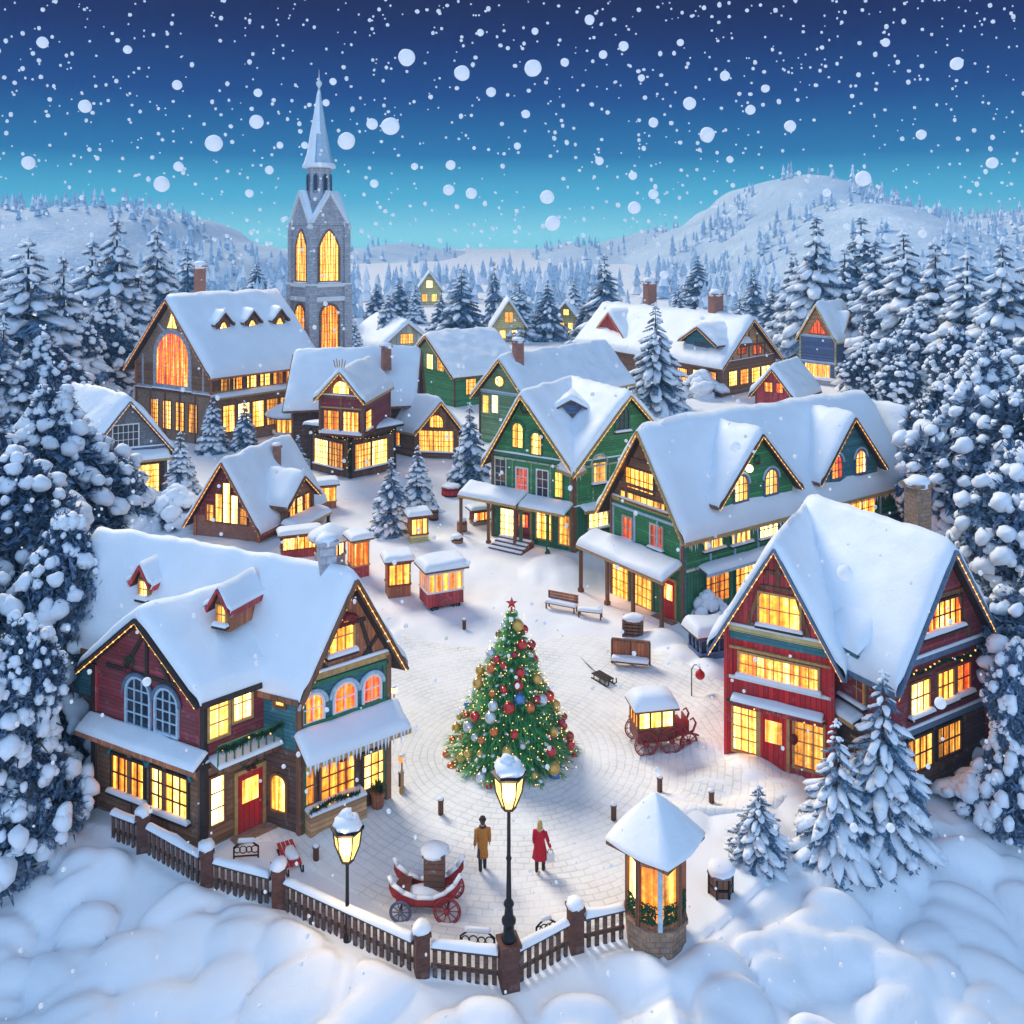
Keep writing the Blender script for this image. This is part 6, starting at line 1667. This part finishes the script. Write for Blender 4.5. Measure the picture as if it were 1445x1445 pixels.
    if woman: m.tube([q(0.05,0.1,1.47), q(0.07,0.15,1.3), q(0.06,0.15,1.1)], [0.035*k,0.04*k,0.035*k], 8)
    obj('scarf', m, M['scarf' if woman else 'trouser'], root, uv=False)
    for s in (-1,1):
        st = stride*s
        kn, an = q(s*0.09,0.10*max(st,0)*2.2+st*0.13,0.49), q(s*0.09,st*0.2,0.085+0.06*max(0,-st)*2)
        m = MB(); hp = q(s*0.085,0,0.86)
        m.tube([hp, kn, kn*0.6+an*0.4, an+Z*0.02*k], [0.096*k,0.07*k,0.066*k,0.056*k], 10); obj('trouser_leg', m, M['trouser'], root, uv=False)
        m = MB(); m.tube([an+Z*0.17*k, an, an-Z*0.05*k], [0.06*k,0.056*k,0.058*k], 10)
        m.blob(an+f*0.06*k-Z*0.048*k, 0.05*k, 0.135*k, 0.042*k, 10, 7, axis=(r, f, Z)); obj('boot', m, M['boot'], root, uv=False)
    return root, wl, wr_
person(G(681,1229), 1.72, math.radians(100), 'person in a long orange coat and brown hat walking towards the Christmas tree', M['coat_orange'], M['hair_brown'], False, 0.55, ((0.12,-0.1),(0.12,0.1)))
_, wl, wr_ = person(G(762,1231), 1.68, math.radians(75), 'person with blond hair in a flared red coat, walking right of the tall lamp', M['coat_red'], M['hair_blond'], True, 0.6, ((0.15,0.12),(0.4,-0.1)))
w_ = wr_[2]
bag = thing('shopping_bag', 'small white bag held by the person in the red coat', 'bag', w_-Z*0.32)
m = MB(); m.box(w_-Z*0.45+V((0.0,0,0)), 0.26, 0.12, 0.28, 0.2); obj('body', m, M['white'], bag)
m = MB(); m.tube([w_+V((-0.09,0,-0.17)), w_+V((-0.06,0,-0.06)), w_+V((0.06,0,-0.06)), w_+V((0.09,0,-0.17))], 0.01, 6); obj('handle', m, M['dark'], bag, uv=False)
# ================================================================ the ground
random.seed(3)
FL = [V((-40,40,0)), V((-22,35.5,0))] + FENCE + [V((4.4,26.6,0)), V((6.6,28.2,0)), V((8.6,30.2,0)), V((11.5,31.5,0)), V((16,32.4,0)), V((30,36,0)), V((60,44,0))]
def fence_y(x):
    for i in range(len(FL)-1):
        if FL[i].x <= x <= FL[i+1].x:
            f = (x-FL[i].x)/max(1e-6, FL[i+1].x-FL[i].x); return FL[i].y*(1-f)+FL[i+1].y*f
    return 44.0
drifts = []
for k in range(430):
    x = random.uniform(-26, 26); y = fence_y(x) - random.uniform(0.55, 13)
    drifts.append((x, y, random.uniform(0.8, 1.6), random.uniform(0.5, 0.8), random.uniform(0.35, 0.7), random.uniform(-0.5, 0.5)))
cells = {}
for d in drifts:
    R = 2.5
    for i in range(int(math.floor((d[0]-R)/1.0)), int(math.floor((d[0]+R)/1.0))+1):
        for j in range(int(math.floor((d[1]-R)/1.0)), int(math.floor((d[1]+R)/1.0))+1): cells.setdefault((i, j), []).append(d)
TREE = G(722,1062)
humps = [(G(px,py), r, h) for px, py, r, h in ((1060,1092,1.6,0.55),(1000,1062,1.2,0.4),(1105,1125,1.5,0.45),(1010,1108,1.4,0.35),(960,1150,1.4,0.3),(1060,1160,1.8,0.4),(560,905,1.5,0.35),(480,690,3,0.6),(560,685,3,0.6),(450,840,1.5,0.4),(520,880,2.0,0.4),
    (780,800,2.0,0.7),(800,815,2.2,0.6),(760,812,1.6,0.5),(935,905,1.5,0.5),(960,930,1.6,0.5),(1000,950,1.5,0.5),(1015,1000,1.5,0.4),(640,770,2,0.4),(690,800,1.8,0.25),(470,1190,1.0,0.25),(430,1210,0.9,0.2),(1130,1150,1.6,0.4),(1200,1200,1.6,0.5),(1290,1180,2,0.5),(700,700,2,0.4),(590,700,2.5,0.5))]
def gz(x, y):
    fy = fence_y(x)
    n = noise.noise(V((x*0.35, y*0.35, 1.3)))
    n2 = noise.noise(V((x*1.1, y*1.1, 4.3)))
    if y < fy:
        d = fy - y; z = -0.05 - 0.42*max(0, d-0.5); z = max(z, -4.5) if z > -4.5 else -4.5
        top = 0.0
        for (dx, dy, a, b, h, r) in cells.get((int(math.floor(x)), int(math.floor(y))), ()):
            ca, sa = math.cos(r), math.sin(r); u = ((x-dx)*ca+(y-dy)*sa)/a; v = (-(x-dx)*sa+(y-dy)*ca)/b
            q = u*u+v*v
            if q < 1: top = max(top, h*math.sqrt(1-q)*(1.0 if v > 0 else 0.9))
        return z + top*min(1, d/0.8) + 0.03*n + 0.01*n2
    r = math.hypot(x-TREE.x, y-TREE.y)
    out = min(1, max(0, (r-7.5)/5)); 
    z = (0.13*n + 0.05*n2)*out + 0.09*out + 0.008*n2
    for (c, hr, h) in humps:
        q = ((x-c.x)**2+(y-c.y)**2)/(hr*hr)
        if q < 1: z = max(z, h*(1-q)**1.2*(1+0.3*n2))
    return max(z, -0.02) if out > 0 else z
for o in PLANTED:
    if o.location.y < 46: o.location.z = gz(o.location.x, o.location.y) - 0.12
def lines(lo, hi, dlo, dhi, step, grow):
    a = []; v = dlo
    while v < dhi: a.append(v); v += step
    a.append(dhi)
    s = step; v = dhi
    while v < hi: s *= grow; v += s; a.append(min(v, hi))
    s = step; v = dlo; pre = []
    while v > lo: s *= grow; v -= s; pre.append(max(v, lo))
    return list(reversed(pre)) + a
def grid_obj(name, xs, ys, fz, mat, origin=(0,0,0)):
    nx, ny = len(xs), len(ys)
    m = MB(); m.v = [V((x, y, fz(x, y))) for y in ys for x in xs]
    m.f = [(j*nx+i, j*nx+i+1, (j+1)*nx+i+1, (j+1)*nx+i) for j in range(ny-1) for i in range(nx-1)]
    m.mi = [0]*len(m.f); m.sm = [True]*len(m.f)
    return obj(name, m, mat, None, uv=False, origin=origin)
xs = lines(-1000, 1000, -18, 18, 0.14, 1.12); ys = lines(-60, 1300, 22.5, 46, 0.14, 1.07)
g = grid_obj('ground', xs, ys, gz, m_snow('ground_snow', (0.86, 0.88, 0.915), 0.9, 14, 0.4)); g['kind'] = 'structure'
# plaza: cobbles in rings about the Christmas tree, mostly under trodden snow
t = NT('snowy_cobbles'); oc = t.objc(); s = t.sep(oc)
r = t.math('SQRT', t.math('ADD', t.math('MULTIPLY', s[0], s[0]), t.math('MULTIPLY', s[1], s[1])))
an = t.math('ARCTAN2', s[1], s[0])
wob = t.noise(0.5, 3, 0.5, oc); rr = t.math('ADD', r, t.math('MULTIPLY', wob, 0.5))
k = t.math('DIVIDE', rr, 0.3); ring = t.math('FLOOR', k); fr = t.math('FRACT', k)
arc = t.math('ADD', t.math('MULTIPLY', t.math('MULTIPLY', an, ring), 0.62), t.math('MULTIPLY', ring, 0.37)); fa = t.math('FRACT', arc)
j1 = t.math('MINIMUM', fr, t.math('SUBTRACT', 1.0, fr)); j2 = t.math('MINIMUM', fa, t.math('SUBTRACT', 1.0, fa))
jt = t.math('MINIMUM', j1, t.math('MULTIPLY', j2, 2.2)); stone = t.n('ShaderNodeMapRange'); t.l(jt, stone.inputs[0]); stone.inputs[1].default_value = 0.02; stone.inputs[2].default_value = 0.16
wn = t.n('ShaderNodeTexWhiteNoise', noise_dimensions='2D'); t.l(t.comb(ring, t.math('FLOOR', arc)), wn.inputs['Vector'])
sc_ = t.mix(wn.outputs[0], (0.74, 0.73, 0.71), (0.84, 0.83, 0.79))
sc_ = t.mix(stone.outputs[0], (0.62, 0.62, 0.63), sc_)
cover = t.noise(0.45, 5, 0.65, oc); cov = t.ramp(cover, [(0.40, (0,0,0)), (0.60, (1,1,1))])
cov2 = t.math('ADD', t.math('MULTIPLY', cov, 0.8), t.math('MULTIPLY', stone.outputs[0], 0.3), clamp=True)
cc = t.mix(cov2, sc_, (0.9, 0.89, 0.865))
tr = t.noise(1.7, 6, 0.75, oc); cc = t.mix(t.math('MULTIPLY', t.math('SUBTRACT', tr, 0.56, clamp=True), 2.2, clamp=True), cc, (0.66, 0.65, 0.64))
h = t.math('ADD', t.math('MULTIPLY', stone.outputs[0], 0.5), t.math('MULTIPLY', t.noise(6, 4, 0.6, oc), 0.5))
pm = t.done(t.bsdf(cc, 0.6, t.bump(h, 0.4, 0.04)))
m = MB(); n = 96; rings = 40; R0 = 13.5
vs = [V((TREE.x, TREE.y, 0))]
def psh(a):
    return R0*(0.82+0.10*math.sin(a*3+0.5)+0.08*math.sin(a*5+2)) * (0.86 if -2.6 < a < -0.5 else 1.0)
for i in range(1, rings+1):
    for k_ in range(n):
        a = 2*PI*k_/n; aa = a if a < PI else a-2*PI; d = psh(aa)*i/rings
        vs.append(V((TREE.x+math.cos(a)*d, TREE.y+math.sin(a)*d*1.05, 0)))
fs = [(0, 1+k_, 1+(k_+1) % n) for k_ in range(n)]
for i in range(rings-1):
    for k_ in range(n): fs.append((1+i*n+k_, 1+(i+1)*n+k_, 1+(i+1)*n+(k_+1) % n, 1+i*n+(k_+1) % n))
for i, v in enumerate(vs):
    ring_i = 0 if i == 0 else (i-1)//n+1
    edge = ring_i/rings; v.z = max(gz(v.x, v.y), -0.02) + 0.03 - (0.16 if ring_i == rings else 0.0)
    if v.y < fence_y(v.x)+0.4: v.z = gz(v.x, v.y) - 0.25
m.add(vs, fs, 0, True); pl = obj('plaza', m, pm, None, uv=False, origin=TREE); pl['kind'] = 'structure'
# ================================================================ hills
t = NT('hazed_wooded_snow_hill'); oc = t.objc()
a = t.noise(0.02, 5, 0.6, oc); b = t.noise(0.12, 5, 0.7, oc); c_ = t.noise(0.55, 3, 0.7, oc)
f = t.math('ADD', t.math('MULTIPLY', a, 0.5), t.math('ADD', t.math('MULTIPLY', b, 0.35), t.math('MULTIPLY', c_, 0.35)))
cc = t.ramp(f, [(0.42, (0.36, 0.48, 0.62)), (0.6, (0.48, 0.61, 0.74)), (0.8, (0.72, 0.81, 0.89))])  # haze put into the colour: snow and wood all paled to blue
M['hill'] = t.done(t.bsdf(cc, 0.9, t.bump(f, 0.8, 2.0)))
def skyline(pts, px):
    if px <= pts[0][0]: return pts[0][1]
    for (x0, y0), (x1, y1) in zip(pts, pts[1:]):
        if px <= x1:
            f = (px-x0)/(x1-x0); f = f*f*(3-2*f); return y0*(1-f)+y1*f
    return pts[-1][1]
HILLF = []
def hill(name, pts, Y, depth, x0, x1, step, label_seed):
    def fz(x, y):
        px = CX + x*FPX/Y
        top = CAMZ - (skyline(pts, px)-HOR)*Y/FPX
        top *= 1 + 0.02*noise.noise(V((x*0.03, label_seed, 0)))
        s = (y-Y)/depth
        fall = max(0.0, 1 - abs(s)**1.5) if s < 0 else max(0.0, 1-s*s*1.4)
        fall = max(0.0, min(1.0, fall)); fall = fall*fall*(3-2*fall)
        rid = noise.noise(V((x*0.02, y*0.02, label_seed)))*0.14*top*(1-fall)*4*fall + noise.noise(V((x*0.08, y*0.08, label_seed)))*1.5*(1-fall**6)
        return top*fall + rid - 1.5
    xs = [x0+(x1-x0)*i/int((x1-x0)/step) for i in range(int((x1-x0)/step)+1)]
    ys = [Y-depth+(2*depth*0.92)*j/56 for j in range(57)]
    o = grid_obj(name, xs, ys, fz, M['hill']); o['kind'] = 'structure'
    HILLF.append((fz, x0, x1, Y, depth))
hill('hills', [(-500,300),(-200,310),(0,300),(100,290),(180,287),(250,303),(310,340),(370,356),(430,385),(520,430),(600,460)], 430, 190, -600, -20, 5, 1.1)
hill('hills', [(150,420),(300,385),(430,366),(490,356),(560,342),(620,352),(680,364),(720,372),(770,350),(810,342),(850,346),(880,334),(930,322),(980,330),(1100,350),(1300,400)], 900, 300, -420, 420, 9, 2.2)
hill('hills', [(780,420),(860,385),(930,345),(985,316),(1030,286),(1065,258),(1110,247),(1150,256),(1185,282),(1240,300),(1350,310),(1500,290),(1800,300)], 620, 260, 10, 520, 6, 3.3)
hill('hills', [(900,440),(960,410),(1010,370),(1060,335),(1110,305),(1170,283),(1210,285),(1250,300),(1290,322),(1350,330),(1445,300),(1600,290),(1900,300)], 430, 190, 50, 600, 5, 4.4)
# a far-off wood on the hills and in the valley: reads as one mass
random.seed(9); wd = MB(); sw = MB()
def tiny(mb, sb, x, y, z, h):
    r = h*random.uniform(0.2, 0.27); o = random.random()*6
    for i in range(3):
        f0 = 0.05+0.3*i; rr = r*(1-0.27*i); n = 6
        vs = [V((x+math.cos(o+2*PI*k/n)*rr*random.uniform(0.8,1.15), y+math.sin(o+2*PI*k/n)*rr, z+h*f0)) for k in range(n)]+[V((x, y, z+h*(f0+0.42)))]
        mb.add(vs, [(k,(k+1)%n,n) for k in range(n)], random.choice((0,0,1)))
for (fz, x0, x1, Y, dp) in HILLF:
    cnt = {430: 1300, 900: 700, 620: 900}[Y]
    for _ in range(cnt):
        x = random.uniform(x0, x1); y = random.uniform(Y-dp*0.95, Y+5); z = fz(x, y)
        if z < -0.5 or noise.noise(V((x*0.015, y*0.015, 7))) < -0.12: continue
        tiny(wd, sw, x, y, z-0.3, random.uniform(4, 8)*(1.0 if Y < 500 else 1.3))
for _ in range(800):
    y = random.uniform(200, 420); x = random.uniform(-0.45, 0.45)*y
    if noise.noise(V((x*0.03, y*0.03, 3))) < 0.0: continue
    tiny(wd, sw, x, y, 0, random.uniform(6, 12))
fw = obj('far_wood', wd, [m_needle('hazed_far_needles', (0.42, 0.55, 0.68), 0.8), M['tree_snow']], None, uv=False)  # needles lightened to the hills' pale blue, haze mixed into their colour
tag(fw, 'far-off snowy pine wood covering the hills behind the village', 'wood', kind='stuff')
# mid-distance pines between village and hills
random.seed(15)
for k in range(34):
    y = random.uniform(135, 215); x = random.choice((random.uniform(-0.34,-0.09), random.uniform(-0.03,0.22), random.uniform(0.2,0.5), random.uniform(-0.6,-0.34)))*y
    if abs(x+22) < 5 and y < 120: continue
    plant(random.choice(('far','mid2')), x, y, random.uniform(7, 12), 'hazy snow flecked pine on the valley floor behind the village', 'pine tree', 'hazy pines behind the village', 0, random.uniform(0.9,1.2))
# ================================================================ falling snow
random.seed(21)
t = NT('snowflake'); n1 = t.n('ShaderNodeBsdfPrincipled'); n1.inputs['Base Color'].default_value = (0.93,0.95,0.98,1); n1.inputs['Roughness'].default_value = 0.8
n2 = t.n('ShaderNodeBsdfTranslucent'); n2.inputs[0].default_value = (0.95,0.96,0.98,1); mx = t.n('ShaderNodeMixShader'); mx.inputs[0].default_value = 0.5
t.l(n1.outputs[0], mx.inputs[1]); t.l(n2.outputs[0], mx.inputs[2]); t.l(mx.outputs[0], t.out.inputs[0]); FLK = t.m
big = [(574,81,12),(652,103,11),(752,96,12),(551,178,13),(489,199,12),(302,202,12),(362,172,10),(228,260,11),(780,315,11),(772,278,10),(895,293,9),(998,190,11),(973,146,9),(1218,252,11),(1192,808,11),(665,273,8),(633,268,8),(636,233,7),(922,173,7),(880,65,7),(1023,107,7),(1059,155,7),(1115,178,8),(832,28,7),(922,274,7),(893,248,6),(846,227,6),(742,161,6),(693,130,7),(678,46,5),(755,44,5),(851,77,6),(797,88,6),(525,175,8),(252,235,7),(352,273,6),(528,259,6),(460,145,5),(364,131,6),(1302,330,6),(937,388,6),(1037,630,8),(1205,1168,6),(1257,1168,6),(1327,992,8),(207,962,6),(1167,272,6),(1195,320,5),(1213,338,6),(470,115,5),(430,205,5),(380,240,6),(395,205,5),(730,206,5),(1030,225,5),(1080,125,6),(960,60,5),(905,110,5),(585,235,5),(120,150,9),(60,60,8),(1350,90,9),(1300,190,7),(1400,230,8),(180,70,6),(250,120,7),(1250,60,6),(40,230,9)]
proto_fl = None
for (px, py, r) in big:
    d = random.uniform(6, 11); q = at(px, py, d)
    if proto_fl is None:
        m = MB(); m.blob((0,0,0), 1, 1, 1, 20, 12, 0.08); proto_fl = obj('snowflake', m, FLK, None, uv=False); o = proto_fl
    else: o = proto_fl.copy(); col.objects.link(o)
    s = r*d/FPX; o.location = q; o.scale = (s, s, s*random.uniform(0.92,1.05)); o.rotation_euler = (random.random()*6, random.random()*6, 0)
    tag(o, 'large white snowflake floating in the air', 'snowflake', 'large falling snowflakes')
m = MB()
for _ in range(2300):
    d = random.uniform(7, 60); px = random.uniform(-30, 1475); py = random.uniform(-10, 1460) if random.random() < 0.55 else random.uniform(-10, 380)
    q = at(px, py, d)
    if q.z < 0.6: continue
    r = d/FPX*random.choice((1.3,1.6,2.0,2.6,3.4))*min(1, 26/d+0.25)
    m.blob(q, r, r, r*random.uniform(0.8,1.2), 6, 4, 0.2)
fs_ = obj('falling_snow', m, FLK, None, uv=False); tag(fs_, 'fine snow falling all over the village', 'snow', kind='stuff')
# ================================================================ air, sky, light, camera
m = MB(); m.para((-1080,-100,-7), (2160,0,0), (0,1480,0), (0,0,78)); hz = obj('haze', m, [bpy.data.materials.new('haze_air')], None, uv=False); hz['kind'] = 'stuff'
hm = hz.data.materials[0]; hm.use_nodes = True; nt = hm.node_tree; nt.nodes.clear()
o_ = nt.nodes.new('ShaderNodeOutputMaterial'); v_ = nt.nodes.new('ShaderNodeVolumePrincipled'); v_.inputs['Color'].default_value = (0.4, 0.7, 0.95, 1); v_.inputs['Density'].default_value = HAZE = 0.0005
v_.inputs['Anisotropy'].default_value = -0.3
nt.links.new(v_.outputs[0], o_.inputs['Volume'])
tag(hz, 'pale frosty haze hanging in the valley air', 'haze')
SUN_EL, SUN_AZ = math.radians(40), math.radians(-36)     # azimuth from +Y (view direction), negative = left
sd = V((math.sin(SUN_AZ)*math.cos(SUN_EL), math.cos(SUN_AZ)*math.cos(SUN_EL), math.sin(SUN_EL)))
l = bpy.data.lights.new('moon', 'SUN'); l.energy = 3.2; l.angle = math.radians(24); l.color = (1.0, 0.9, 0.74)
lo = bpy.data.objects.new('moon', l); col.objects.link(lo); lo.rotation_euler = (-sd).to_track_quat('-Z', 'Y').to_euler()
w = bpy.data.worlds.new('World'); scene.world = w; w.use_nodes = True; nt = w.node_tree; nt.nodes.clear()
class WT(NT):
    def __init__(s): s.t = nt; s.out = s.n('ShaderNodeOutputWorld')
t = WT()
tc = t.n('ShaderNodeTexCoord').outputs['Generated']; s = t.sep(tc)
el = t.math('MULTIPLY', t.math('ARCSINE', s[2]), 180/PI)
e = t.math('DIVIDE', el, 30.0, clamp=True)
front = t.ramp(e, [(0.0, (0.30,0.85,0.95)), (0.07, (0.06,0.50,0.70)), (0.16, (0.004,0.15,0.36)), (0.28, (0.002,0.042,0.20)), (0.40, (0.004,0.010,0.095)), (0.48, (0.006,0.004,0.05)), (1.0, (0.01,0.012,0.07))])
# unseen sky behind the viewer, made pale to fill the shade with blue
back = t.n('ShaderNodeMapRange', interpolation_type='SMOOTHSTEP'); t.l(t.math('ADD', t.math('MULTIPLY', s[1], -1.0), t.math('MULTIPLY', s[2], 0.35)), back.inputs[0]); back.inputs[1].default_value = 0.05; back.inputs[2].default_value = 0.75
cl = t.noise(2.2, 5, 0.6, tc)
pale = t.ramp(cl, [(0.3, (0.41,0.70,1.18)), (0.7, (0.58,0.88,1.32))])
skyc = t.mix(back.outputs[0], front, pale)
ns = t.n('ShaderNodeTexSky', sky_type='NISHITA'); ns.sun_disc = False; ns.sun_elevation = SUN_EL; ns.sun_rotation = SUN_AZ
bg1 = t.n('ShaderNodeBackground'); t.l(skyc, bg1.inputs[0]); bg1.inputs[1].default_value = 1.0
bg2 = t.n('ShaderNodeBackground'); t.l(t.mix(1.0, ns.outputs[0], (0.25,0.5,1.0), 'MULTIPLY'), bg2.inputs[0]); bg2.inputs[1].default_value = 0.002
ad = t.n('ShaderNodeAddShader'); t.l(bg1.outputs[0], ad.inputs[0]); t.l(bg2.outputs[0], ad.inputs[1]); t.l(ad.outputs[0], t.out.inputs[0])
cam = bpy.data.cameras.new('camera'); co = bpy.data.objects.new('camera', cam); col.objects.link(co)
co.location = (0,0,CAMZ); co.rotation_euler = (PI/2, 0, 0); cam.sensor_width = 36; cam.lens = 36*FPX/1445
cam.shift_y = (HOR-722.5)/1445; cam.clip_end = 4000; cam.clip_start = 0.1
scene.camera = co
scene.view_settings.view_transform = 'Standard'; scene.view_settings.look = 'None'; scene.view_settings.gamma = 1; scene.view_settings.exposure = 0.14
scene.cycles.use_denoising = True; scene.cycles.max_bounces = 8; scene.cycles.volume_bounces = 0; scene.cycles.use_light_tree = True
scene.cycles.sample_clamp_indirect = 6
for p in protos.values():
    if '_n' in p: del p['_n']
